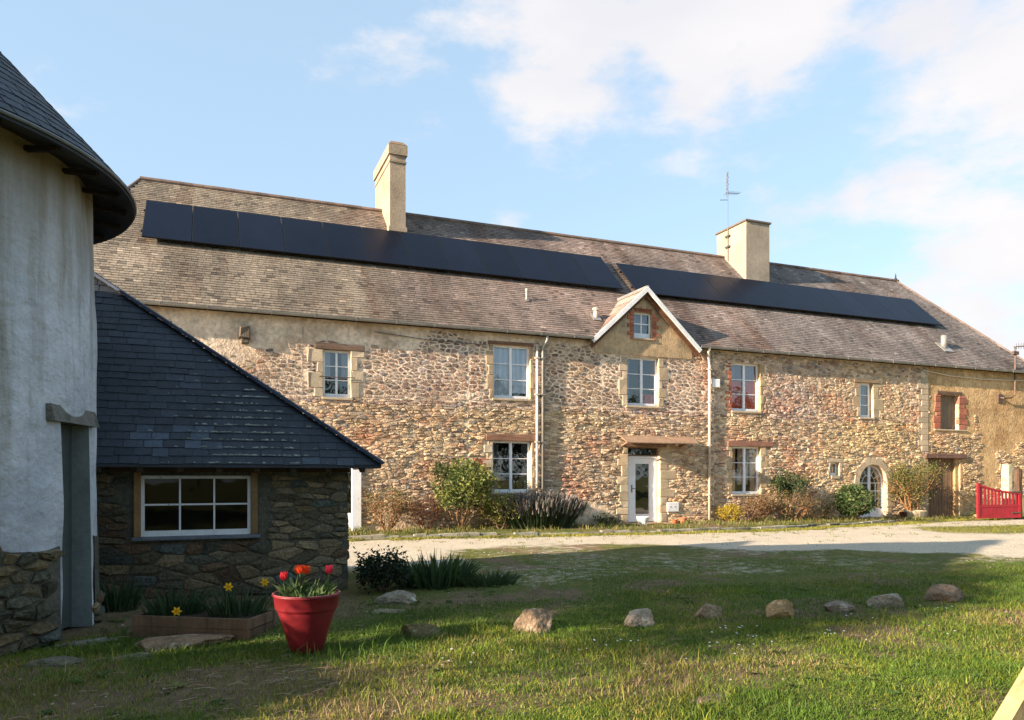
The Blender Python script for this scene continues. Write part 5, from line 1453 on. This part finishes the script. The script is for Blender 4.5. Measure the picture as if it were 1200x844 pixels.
# stones and trough by the doors
def rock(name, x, y, w, d, h, seed, label, cat='stone', m='rock', col=(1, 1, 1), group=None, flat=False, z=None, rot=0, peak=(0, 0)):
    bm = bmesh.new(); bmesh.ops.create_icosphere(bm, subdivisions=4, radius=1)
    r = random.Random(seed)
    w *= 1.34; d *= 1.25; h *= 1.15 if x < 6 else .95; col = tuple(c * 1.15 for c in col)
    planes = []
    for k in range(13):
        v = Vector((r.gauss(0, 1), r.gauss(0, 1), r.gauss(0, .7))).normalized(); planes.append((v, r.uniform(.45, .85)))
    for v in bm.verts:
        p = v.co.copy()
        for n_, dd in planes:
            e = p.dot(n_) - dd
            if e > 0: p -= n_ * e
        p *= 1 + .07 * mnoise.fractal(p * 5 + Vector((seed, 0, 0)), 1, 2, 4)
        p.x += peak[0] * max(0, p.z); p.y += peak[1] * max(0, p.z)
        v.co = Vector((p.x * w / 2 * 1.2, p.y * d / 2 * 1.2, p.z * h * .8 + h * .30))
    me = bpy.data.meshes.new(name); bm.to_mesh(me); bm.free()
    at = me.attributes.new('tint', 'FLOAT_COLOR', 'FACE')
    for dd in at.data: dd.color = (*col, 1)
    me.materials.append(M[m])
    o = bpy.data.objects.new(name, me); o.location = (x, y, (gz(x, y) if z is None else z) - (.035 if name == 'boulder' else .01)); o.rotation_euler = (0, 0, rot); COL.objects.link(o)
    return tag(o, label, cat, group)
GR = 'loose stones edging the lawn'
rock('boulder', 2.74, 6.28, .36, .26, .205, 11, 'biggest pointed brown boulder on the lawn, left of centre', 'boulder', col=(1.0, .85, .72), group=GR, peak=(.0, 0))
rock('boulder', 3.80, 6.22, .31, .20, .155, 12, 'pale layered stone with an upturned right tip, middle of the lawn row', 'boulder', col=(1.25, 1.2, 1.15), group=GR, peak=(.45, 0), rot=-.3)
rock('boulder', 4.72, 6.30, .27, .22, .145, 23, 'flat-topped brownish stone right of the pale layered one', 'boulder', col=(1.05, .88, .7), group=GR)
rock('boulder', 5.42, 6.02, .30, .22, .175, 14, 'tan wedge-shaped stone lying tilted between two duller stones', 'boulder', col=(1.35, 1.0, .62), group=GR, peak=(.3, 0), rot=.3)
rock('boulder', 6.22, 6.02, .30, .22, .125, 15, 'low grey stone sunk in bare earth, right of the tan wedge', 'boulder', col=(.85, .82, .78), group=GR)
rock('boulder', 6.88, 6.02, .33, .24, .19, 16, 'grey angular stone with pale lichen on the green grass', 'boulder', col=(1.05, 1.05, 1.0), group=GR)
rock('boulder', 7.92, 6.15, .32, .24, .21, 17, 'dark rounded stone with a whitish top, rightmost of the lawn row', 'boulder', col=(.7, .62, .58), group=GR)
rock('boulder', 1.72, 6.48, .24, .22, .155, 18, 'dull olive rounded stone between the red pot and the biggest boulder', 'boulder', col=(.62, .62, .42), group=GR)
rock('flat_stone', 1.98, 8.35, .34, .24, .12, 19, 'flat pale stone in front of the iris leaves', 'stone', col=(1.1, 1.1, 1.05))
rock('flat_stone', 1.80, 7.85, .30, .2, .05, 20, 'thin slab lying in the grass nearer than the pale flat stone', 'stone', col=(.8, .8, .65))
rock('rubble_slab', -.28, 6.95, .70, .36, .07, 24, 'broad pale slab of broken stone in front of the timber planter', 'slab', col=(.95, .75, .6))
rock('flat_stone', -1.0, 7.35, .36, .22, .05, 26, 'grey flat flagstone near the tower doorway', 'stone', col=(.7, .75, .75))
rock('flat_stone', -.62, 6.55, .28, .16, .04, 27, 'small grey flagstone in the earth left of the planter slab', 'stone', col=(.65, .7, .65))
rock('flat_stone', -1.1, 6.5, .32, .2, .05, 28, 'mossy dark stone at the foot of the tower plinth', 'stone', col=(.5, .55, .5))
rock('flat_stone', 3.02, 4.05, .26, .16, .03, 29, 'flat stone half buried in grass at the bottom edge', 'stone', col=(.8, .7, .6))
rock('white_stone', 19.75, 17.95, .45, .3, .16, 30, 'tan stone at the foot of the round glossy shrub', 'stone', col=(1.5, 1.2, .8), z=.06)
rock('white_stone', 25.15, 17.95, .62, .35, .22, 31, 'pale flat block of stone left of the red gate', 'stone', col=(1.6, 1.6, 1.2))
tr_ = MB(); tr_.lathe([(.30, 0), (.40, .02), (.46, .26), (.42, .28), (.36, .22), (0, .20)], (21.85, 18.0, .05), 14, (1, .9, .75)); o = tr_.build('stone_trough', M['granite']); root_at(o, (21.85, 18.0, .05)); o.scale = (1.0, .6, 1); tag(o, 'shallow stone trough right of the arched door', 'trough')
pt = MB(); pt.lathe([(0, 0), (.11, 0), (.15, .24), (.13, .24), (.10, .05), (0, .04)], (21.45, 18.1, .05), 14, (.25, .2, .2)); o = pt.build('plant_pot', M['terracotta']); root_at(o, (21.45, 18.1, .05)); tag(o, 'dark plant pot beside the arched door jamb', 'pot')

# white urn and terracotta pot by the front door
u = MB(); u.lathe([(0, 0), (.11, 0), (.12, .03), (.09, .05), (.15, .12), (.185, .23), (.19, .25), (.165, .25), (.13, .13), (0, .10)], (11.28, 18.05, .08), 20)
urn = u.build('white_urn', M['worn_white'], None, True); root_at(urn, (11.28, 18.05, .08)); tag(urn, 'small white footed urn at the left of the front door step', 'urn')
u = MB(); u.lathe([(0, 0), (.08, 0), (.12, .16), (.13, .16), (.13, .19), (.11, .19), (.09, .12), (0, .11)], (12.72, 18.2, .08), 16); o = u.build('terracotta_pot', M['terracotta']); root_at(o, (12.72, 18.2, .08)); tag(o, 'orange terracotta pot right of the front door', 'pot')
u = MB(); u.lathe([(0, 0), (.06, 0), (.09, .11), (.10, .13), (.08, .13), (.07, .09), (0, .08)], (12.47, 18.25, .08), 14, (.9, .8, .7)); o = u.build('terracotta_pot', M['terracotta']); root_at(o, (12.47, 18.25, .08)); tag(o, 'smallest clay pot between the front door and the orange pot', 'pot')

# ------------------------------------------------------------------ big red pot with tulips
PC = Vector((.72, 6.28, 0)); PC.z = gz(PC.x, PC.y)
pot = empty('red_flowerpot', PC, 'big tapering red plastic flowerpot standing in the grass', 'flowerpot')
mb = MB(); mb.lathe([(0, 0), (.118, 0), (.128, .01), (.165, .14), (.215, .30), (.232, .345), (.233, .355), (.246, .362), (.250, .375), (.262, .465), (.272, .472), (.274, .484), (.262, .488), (.252, .475), (.235, .36), (.20, .33)], PC, 56)
ob = mb.build('pot_body', M['pot_red'], pot, True)
mb = MB(); mb.lathe([(.25, .465), (.262, .4885), (.273, .489), (.268, .492), (.256, .492)], PC, 56, (1.9, 8, 6)); mb.build('pot_rim', M['pot_red'], pot, True)
mb = MB(); mb.lathe([(.245, .43), (.12, .445), (0, .45)], PC, 24); mb.build('soil', M['soil'], pot)
def tulip(dx, dy, h, col, seed, label, lean=(0, 0)):
    r = random.Random(seed); b = PC + Vector((dx, dy, .44)); root = empty('tulip', b, label, 'tulip', 'tulips in the red flowerpot')
    top = b + Vector((lean[0], lean[1], h))
    mb = MB(); mb.tube([b, b + Vector((lean[0] * .3, lean[1] * .3, h * .5)), top], .006, 6, (.09, .14, .04)); mb.build('stem', M['leaf'], root)
    for k in range(6):
        a = pi / 3 * k + r.uniform(-.1, .1); inner = k % 2; rad = .026 - .004 * inner
        mb = MB(); vs = []
        nn = 5
        for i in range(nn + 1):
            t = i / nn; prof = rad * (sin(min(1, t * 1.25 + .12) * pi * .62) ** .8) * (1 + .35 * (t > .8) * (not inner)); zz = .068 * t
            wd = .024 * sin(pi * (.12 + .84 * t)) ** .7
            c_ = Vector((cos(a), sin(a), 0)); s_ = Vector((-sin(a), cos(a), 0))
            for sgn in (-1, 0, 1): vs.append(tuple(top + c_ * (prof * (1 if sgn == 0 else .86)) + s_ * wd * sgn + Vector((0, 0, zz))))
        fs = [(3 * i + j, 3 * i + j + 1, 3 * i + j + 4, 3 * i + j + 3) for i in range(nn) for j in (0, 1)]
        mb.add(vs, fs, jit(r, col, .12)); mb.build('petal', M['petal'], root, True)
    for k in range(3):
        a = r.uniform(0, 6.28); mb = MB(); L_ = r.uniform(.14, .22); vs = []
        for i in range(6):
            t = i / 5; c_ = Vector((cos(a), sin(a), 0)); s_ = Vector((-sin(a), cos(a), 0)); q = b + c_ * (.015 + L_ * .55 * t ** 1.4) + Vector((0, 0, L_ * (t - .25 * t ** 3))); wd = .020 * sin(pi * (.1 + .85 * t))
            vs += [tuple(q - s_ * wd), tuple(q + c_ * -.006), tuple(q + s_ * wd)]
        mb.add(vs, [(3 * i + j, 3 * i + j + 1, 3 * i + j + 4, 3 * i + j + 3) for i in range(5) for j in (0, 1)], jit(r, (.08, .13, .045), .2)); mb.build('leaf', M['leaf'], root, True)
tulip(-.165, -.02, .165, (.72, .045, .06), 1, 'crimson tulip leaning left, leftmost in the red flowerpot', (-.02, -.02))
tulip(-.06, -.04, .215, (.85, .09, .02), 2, 'tallest orange-red tulip in the red flowerpot', (.005, 0))
tulip(-.02, .10, .19, (.80, .10, .025), 3, 'smaller orange-red tulip just right of the tallest one', (.03, 0))
tulip(.17, .06, .19, (.75, .04, .09), 4, 'lone pinkish-red tulip at the right side of the flowerpot', (.02, 0))
tulip(-.09, .05, .20, (.80, .07, .02), 5, 'orange-red tulip bloom half hidden behind the tallest one', (.03, 0))
pf = MB(); r = random.Random(9)
for k in range(150):
    a = r.uniform(0, 6.28); q = .22 * sqrt(r.random()); b = PC + Vector((cos(a) * q, sin(a) * q, .44)); L_ = r.uniform(.06, .17)
    dd = Vector((cos(a) * .5 + r.gauss(0, .3), sin(a) * .5 + r.gauss(0, .3), 1)).normalized(); s_ = dd.cross(Vector((r.gauss(0, 1), r.gauss(0, 1), 0))).normalized(); w_ = r.uniform(.004, .013)
    pf.add([tuple(b - s_ * w_), tuple(b + s_ * w_), tuple(b + dd * L_ * .6 + s_ * w_), tuple(b + dd * L_ + Vector((cos(a), sin(a), -.4)) * L_ * .2), tuple(b + dd * L_ * .6 - s_ * w_)], [(0, 1, 2, 4), (4, 2, 3)], jit(r, (.075, .12, .04)))
o = pf.build('pot_greenery', M['leaf']); root_at(o, PC + Vector((0, 0, .44))); tag(o, 'mixed small green leaves filling the red flowerpot', 'leaves', kind='stuff')

# ------------------------------------------------------------------ timber planter with daffodils
fl = Vector((-.66, 7.52, 0)); fr = Vector((.30, 6.92, 0)); ax = (fr - fl).normalized(); nm = Vector((-ax.y, ax.x, 0)); ln = (fr - fl).length; dp = .46
planter = empty('timber_planter', (fl + fr) / 2, 'low weathered timber planter box turned slightly, left of the red flowerpot', 'planter')
def pl(s, t, z): return fl + ax * s + nm * t + Vector((0, 0, z))
for (z0_, z1_) in ((-.02, .09), (.094, .185)):
    for a, b in (((0, 0), (ln, 0)), ((0, dp), (ln, dp))):
        mb = MB(); mb.bar(pl(a[0], a[1], (z0_ + z1_) / 2), pl(b[0], b[1], (z0_ + z1_) / 2), .03, z1_ - z0_, tuple(v * .6 for v in tint(r, .3)), up=(0, 0, 1)); mb.build('board', M['wood'], planter)
    for s in (.016, ln - .016):
        mb = MB(); mb.bar(pl(s, .02, (z0_ + z1_) / 2 - .003), pl(s, dp - .02, (z0_ + z1_) / 2 - .003), .03, z1_ - z0_ - .004, tuple(v * .6 for v in tint(r, .3)), up=(0, 0, 1)); mb.build('board', M['wood'], planter)
mb = MB(); mb.add([tuple(pl(.02, .02, .15)), tuple(pl(ln - .02, .02, .15)), tuple(pl(ln - .02, dp - .02, .16)), tuple(pl(.02, dp - .02, .16))], [(0, 1, 2, 3)]); mb.build('soil', M['soil'], planter)
def daffodil(b, h, seed, label, face=(-.1, -1)):
    r = random.Random(seed); b = Vector(b); root = empty('daffodil', b, label, 'daffodil', 'yellow daffodils by the timber planter')
    top = b + Vector((r.uniform(-.02, .02), -.01, h))
    mb = MB(); mb.tube([b, b + Vector((0, 0, h * .6)), top], .004, 5, (.08, .13, .04)); mb.build('stem', M['leaf'], root)
    f_ = Vector((face[0], face[1], .1)).normalized(); s_ = f_.cross(Vector((0, 0, 1))).normalized(); u_ = s_.cross(f_)
    c = top + f_ * .015
    for k in range(6):
        a = pi / 3 * k; d1 = s_ * cos(a) + u_ * sin(a); d2 = s_ * -sin(a) + u_ * cos(a)
        mb = MB(); mb.add([tuple(c), tuple(c + d1 * .025 + d2 * .012 + f_ * .004), tuple(c + d1 * .046), tuple(c + d1 * .025 - d2 * .012 + f_ * .004)], [(0, 1, 2, 3)], jit(r, (.85, .55, .02), .1)); mb.build('petal', M['petal'], root)
    mb = MB(); n = 10; vs = []
    for rr, o_ in ((.008, 0), (.011, .022), (.018, .032)):
        for i in range(n): a = 2 * pi * i / n; vs.append(tuple(c + (s_ * cos(a) + u_ * sin(a)) * rr + f_ * o_))
    mb.add(vs, [(k * n + i, k * n + (i + 1) % n, (k + 1) * n + (i + 1) % n, (k + 1) * n + i) for k in (0, 1) for i in range(n)], (.9, .42, .01)); mb.build('trumpet', M['petal'], root)
daffodil((-.27, 7.15, .0), .26, 1, 'daffodil drooping in front of the planter board')
daffodil((.12, 7.16, .2), .25, 2, 'daffodil standing over the planter, nearest its right corner')
daffodil((.48, 7.5, .1), .33, 3, 'daffodil between planter and red flowerpot')

# timber prop at the lower right
leaning = empty('timber_fence', (1.31, 1.46, 0), 'sloping pale timber rail of a low fence at the bottom right corner', 'fence')
mb = MB(); mb.bar((1.10, 1.297, -.03), (2.93, 1.623, 1.214), .045, .05, (1.1, 1.05, .9), up=(0, 1, 0)); mb.build('rail', M['pale_wood'], leaning)
mb = MB(); mb.bar((2.9, 1.69, -.1), (2.9, 1.69, 1.35), .09, .09, (1, 1, 1), up=(0, 1, 0)); mb.build('post', M['pale_wood'], leaning)

# tree outside the left edge of the frame, whose shade falls on the near lawn
def tree(x, y, h, w, seed, label, zc, sp=.22, nl=60, ls=.09, group=None, up=.8):
    r = random.Random(seed); root = empty('garden_tree', (x, y, 0), label, 'tree', group)
    mb = MB(); tips = []
    mb.tube([(x, y, -.05), (x + .05, y + .02, zc * .4), (x, y, zc * .7)], .13, 8, (1, 1, 1), 0, .09)
    for k in range(7):
        a = 2 * pi * k / 7
        branch(mb, (x, y, zc * .65), Vector((cos(a), sin(a), up)), h * .28, .05, 3, r, tips, .5)
    mb.build('trunk', M['bark'], root)
    lf_ = MB()
    for t in tips:
        k = r.uniform(.7, 1.25)
        for q in range(nl):
            p = t + Vector((r.gauss(0, sp), r.gauss(0, sp), r.gauss(0, sp)))
            leaf_quad(lf_, p, ls, r, jit(r, (.07 * k, .10 * k, .03 * k)), .55)
    lf_.build('crown', M['leaf'], root)
tree(-5.2, 4.95, 1.6, 2, 8, 'small bushy tree out of frame nearest the lawn at the left', 1.15, .20, 90, .09, None, 1.0)
tree(-6.8, 6.05, 4.6, 2.4, 5, 'taller leafy tree out of frame to the left of the lawn', 3.4, .30, 150, .11, None, 1.3)
for k in range(11):
    tree(-22 + k * 6.2, -13 - (k % 3) * 1.2, 8.5, 5, 40 + k, 'broad leafy tree in the row across the yard, behind the viewer', 3.2, .75, 30, .42, 'row of trees across the yard')

# ------------------------------------------------------------------ grass, weeds, pebbles
def blades(name, label, pts, hs, ws, cols, seed, leanf=.6):
    n = len(pts); rg = np.random.default_rng(seed)
    pts = np.array(pts); hs = np.array(hs)[:, None]; ws = np.array(ws)[:, None]
    a = rg.uniform(0, 2 * pi, n); s = np.stack([np.cos(a), np.sin(a), np.zeros(n)], 1)
    b = rg.uniform(0, 2 * pi, n); ln_ = rg.uniform(.05, leanf * 1.6, n)[:, None]
    dr = np.stack([np.cos(b), np.sin(b), np.zeros(n)], 1) * ln_
    up = np.array([0, 0, 1.0])
    m = pts + (up * .55 + dr * .35) * hs; t = pts + (up * .95 + dr * 1.1) * hs
    t[:, 2] = np.maximum(t[:, 2], pts[:, 2] + .003)
    V_ = np.empty((n, 5, 3)); V_[:, 0] = pts - s * ws * .5; V_[:, 1] = pts + s * ws * .5; V_[:, 2] = m + s * ws * .4; V_[:, 3] = t; V_[:, 4] = m - s * ws * .4
    me = bpy.data.meshes.new(name); me.vertices.add(n * 5); me.vertices.foreach_set('co', V_.astype(np.float32).ravel())
    base_ = (np.arange(n) * 5)[:, None]
    lp = np.concatenate([base_ + np.array([0, 1, 2, 4]), base_ + np.array([4, 2, 3])], 1).ravel().astype(np.int32)
    me.loops.add(len(lp)); me.loops.foreach_set('vertex_index', lp)
    me.polygons.add(2 * n)
    st_ = np.stack([np.arange(n) * 7, np.arange(n) * 7 + 4], 1).ravel().astype(np.int32); tt = np.tile([4, 3], n).astype(np.int32)
    me.polygons.foreach_set('loop_start', st_); me.polygons.foreach_set('loop_total', tt)
    me.update(calc_edges=True)
    at = me.attributes.new('tint', 'FLOAT_COLOR', 'FACE'); cc = np.ones((n, 2, 4), np.float32); cc[:, :, :3] = np.array(cols)[:, None, :]; at.data.foreach_set('color', cc.ravel())
    me.materials.append(M['grass'])
    o = bpy.data.objects.new(name, me); COL.objects.link(o); return tag(o, label, 'grass', kind='stuff')

def in_view(x, y, m=.06):
    z = x * sin(YAW) + y * cos(YAW); u_ = x * cos(YAW) - y * sin(YAW)
    return z > 3.6 and abs(u_ / z) < .69 + m
def grow():
    r = random.Random(123); P = []; H = []; Wd = []; Cc = []
    N_ = 0
    # clumps keep it uneven; nearer the camera they are denser
    while len(P) < 215000 and N_ < 90000:
        N_ += 1
        z = 3.7 + 9.0 * r.random() ** 1.25; u_ = z * r.uniform(-.74, .74)
        x = z * sin(YAW) + u_ * cos(YAW); y = z * cos(YAW) - u_ * sin(YAW)
        if y > 13.5: continue
        if y > 9.2 and x < 1.9: continue
        if hypot(x - TC.x, y - TC.y) < TR + .15: continue
        if hypot(x - PC.x, y - PC.y) < .13: continue
        g = gravel_at(x, y); d = dirt_at(x, y)
        dens = (1 - g) * (1 - .80 * d) * .9
        if y > 8.0: dens *= .50
        if r.random() > dens + .03: continue
        lush = .5 + .9 * fbm(x, y, .9, 22); lush = min(1.3, max(.25, lush + (.35 if 4.5 < y < 7.0 else 0)))
        n = int(r.uniform(4, 10))
        hh = r.uniform(.018, .050) * (.55 + lush * .8) * (1.0 if y < 8 else .6)
        if r.random() < .05: hh *= r.uniform(1.6, 2.4); lush *= .8
        q = r.random() * .8 + .12 + .75 * fbm(x, y, .75, 31) + (.10 if y < 5.4 else -.06)
        if q < .58: base_ = (.095, .165, .022)
        elif q < .90: base_ = (.205, .235, .032)
        elif q < .99: base_ = (.28, .240, .055)
        else: base_ = (.32, .235, .12)
        sh = r.uniform(.7, 1.25); sp = .04 + .012 * z * .5
        for k in range(n):
            a = x + r.gauss(0, sp); b = y + r.gauss(0, sp)
            P.append((a, b, gz(a, b) - .004)); H.append(hh * r.uniform(.5, 1.2)); Wd.append(r.uniform(.003, .0055) * (1 + z * .07))
            kk = sh * r.uniform(.75, 1.25); Cc.append((base_[0] * kk, base_[1] * kk, base_[2] * kk))
    blades('grass', 'uneven short lawn grass, green with yellowed and worn patches', P, H, Wd, Cc, 5)
    # verge along the edging and the bed behind it
    P = []; H = []; Wd = []; Cc = []
    for k in range(26000):
        x = 2.2 + 26.5 * r.random() ** 1.15; ky = kerb_y(x)
        q = r.random()
        if q < .6:
            if x > 21: ky = 17.9
            y = ky - .12 - abs(r.gauss(0, .28)); c = (.30, .27, .045) if r.random() < .6 else (.17, .19, .04); h = r.uniform(.02, .07)
            if fbm(x, y, 1.3, 40) < -.15: continue
        else:
            y = r.uniform(ky + .05, 18.62); c = (.15, .17, .04) if r.random() < .6 else (.22, .17, .07); h = r.uniform(.04, .16) * (1 + fbm(x, y, 1.5, 44))
            if fbm(x, y, 1.0, 50) < -.05: continue
        if 11.0 < x < 12.5 and y > 17.6 or 20.0 < x < 21.4 and y > 17.7: continue
        kk = r.uniform(.7, 1.3); P.append((x, y, gz(x, y) - .005)); H.append(h); Wd.append(r.uniform(.012, .024)); Cc.append((c[0] * kk, c[1] * kk, c[2] * kk))
    # far mown strip at the right
    for k in range(16000):
        x = r.uniform(15.5, 30); y = 14.2 - (x - 18) * .10 + r.gauss(0, .9)
        if gravel_at(x, y) > .55: continue
        kk = r.uniform(.7, 1.2); P.append((x, y, gz(x, y) - .005)); H.append(r.uniform(.015, .04)); Wd.append(.02); Cc.append((.20 * kk, .20 * kk, .04 * kk))
    blades('verge_grass', 'yellow-green grass verge along the edging stones and flower bed', P, H, Wd, Cc, 6)
grow()

def specks():
    r = random.Random(5)
    mb = MB()
    for k in range(3600):
        z = 4 + 14 * r.random(); u_ = z * r.uniform(-.72, .72); x = z * sin(YAW) + u_ * cos(YAW); y = z * cos(YAW) - u_ * sin(YAW)
        g = gravel_at(x, y)
        if y > kerb_y(x) - .2 or (y > 9.4 and x < 2.1): continue
        if g < .25 and r.random() > .10 + .3 * dirt_at(x, y): continue
        s = r.uniform(.008, .028) * (1 if g > .3 else .8); zz = gz(x, y); c = tint(r, .35); b = s * .5
        vs = [(x + r.uniform(.6, 1) * s * cos(a), y + r.uniform(.6, 1) * s * sin(a), zz) for a in (0, 1.26, 2.5, 3.8, 5.0)] + [(x + r.uniform(-.3, .3) * s, y + r.uniform(-.3, .3) * s, zz + b)]
        mb.add(vs, [(i, (i + 1) % 5, 5) for i in range(5)], c)
    o = mb.build('pebbles', mat('pebble', (.36, .31, .24), .9, True, None, None, None, .1)); tag(o, 'loose pebbles scattered over drive and bare earth', 'pebbles', kind='stuff')
    mb = MB()
    for cx_, cy_, n in ((3.05, 5.55, 9), (4.4, 5.5, 12), (1.95, 5.6, 7), (5.1, 5.0, 6), (6.2, 4.9, 4), (4.0, 5.1, 8), (7.2, 5.6, 4), (5.9, 5.5, 3)):
        for k in range(n):
            x = cx_ + r.gauss(0, .16); y = cy_ + r.gauss(0, .14); z = gz(x, y) + r.uniform(.03, .05); s = .008
            mb.add([(x - s, y - s, z), (x + s, y - s, z), (x + s, y + s, z + .004), (x - s, y + s, z + .004)], [(0, 1, 2, 3)], (.8, .8, .78)); mb.add([(x, y - .001, z), (x + .001, y, z), (x, y, z - .04)], [(0, 1, 2)], (.08, .12, .03))
    o = mb.build('daisies', M['petal']); tag(o, 'tiny white daisies dotted through the lawn', 'daisies', kind='stuff')
    mb = MB()
    for k in range(260):
        if r.random() < .6: x = r.gauss(.35, .45); y = r.gauss(5.35, .4)
        else: x = r.uniform(-1.2, 6); y = r.uniform(4.4, 8)
        a = r.uniform(-.6, .6) + .2; L_ = r.uniform(.03, .14); z = gz(x, y) + .012
        mb.tube([(x, y, z), (x + cos(a) * L_ * .5, y + sin(a) * L_ * .5 + r.gauss(0, .01), z + r.uniform(.0, .012)), (x + cos(a) * L_, y + sin(a) * L_, z)], r.uniform(.002, .0035), 4, tint(r, .3))
    o = mb.build('twigs', mat('dead_twig', (.30, .22, .14), .9, True, None, None, None, .1)); tag(o, 'dead twigs and straw scattered on the worn grass', 'twigs', kind='stuff')
specks()

def weeds():
    r = random.Random(15); mb = MB()
    for k in range(520):
        z = 3.9 + 6.0 * r.random(); u_ = z * r.uniform(-.72, .72); x = z * sin(YAW) + u_ * cos(YAW); y = z * cos(YAW) - u_ * sin(YAW)
        if fbm(x, y, .9, 77) < .02 or hypot(x - TC.x, y - TC.y) < TR + .2 or (y > 9.3 and x < 2) or gravel_at(x, y) > .5: continue
        g0 = gz(x, y); n = r.randint(6, 12); sc_ = r.uniform(.025, .06); c = jit(r, r.choice([(.06, .11, .025), (.09, .14, .03), (.16, .17, .05)]))
        for q in range(n):
            a = 2 * pi * q / n + r.uniform(-.3, .3); L_ = sc_ * r.uniform(.7, 1.3); d_ = Vector((cos(a), sin(a), r.uniform(.15, .7))); s_ = Vector((-sin(a), cos(a), 0)); p = Vector((x, y, g0 + .006))
            mb.add([tuple(p), tuple(p + d_ * L_ * .55 + s_ * L_ * .24), tuple(p + d_ * L_ + Vector((0, 0, -.3 * L_))), tuple(p + d_ * L_ * .55 - s_ * L_ * .24)], [(0, 1, 2, 3)], c)
    o = mb.build('weeds', M['leaf']); tag(o, 'flat rosettes of broad-leaved weeds among the lawn grass', 'weeds', kind='stuff')
    mb = MB()
    for k in range(260):
        x = r.uniform(2.5, 26); y = kerb_y(x) - abs(r.gauss(.9, 1.4)); c = jit(r, r.choice([(.14, .17, .04), (.20, .20, .05)]))
        if y < 10: continue
        g0 = gz(x, y)
        for q in range(r.randint(4, 12)):
            a = r.uniform(0, 6.28); L_ = r.uniform(.02, .07); p = Vector((x + r.gauss(0, .05), y + r.gauss(0, .05), g0)); s_ = Vector((-sin(a), cos(a), 0)) * .008
            mb.add([tuple(p - s_), tuple(p + s_), tuple(p + Vector((cos(a) * .5, sin(a) * .5, .8)) * L_)], [(0, 1, 2)], c)
    o = mb.build('drive_weeds', M['leaf']); tag(o, 'small weed tufts growing through the pale drive', 'weeds', kind='stuff')
weeds()
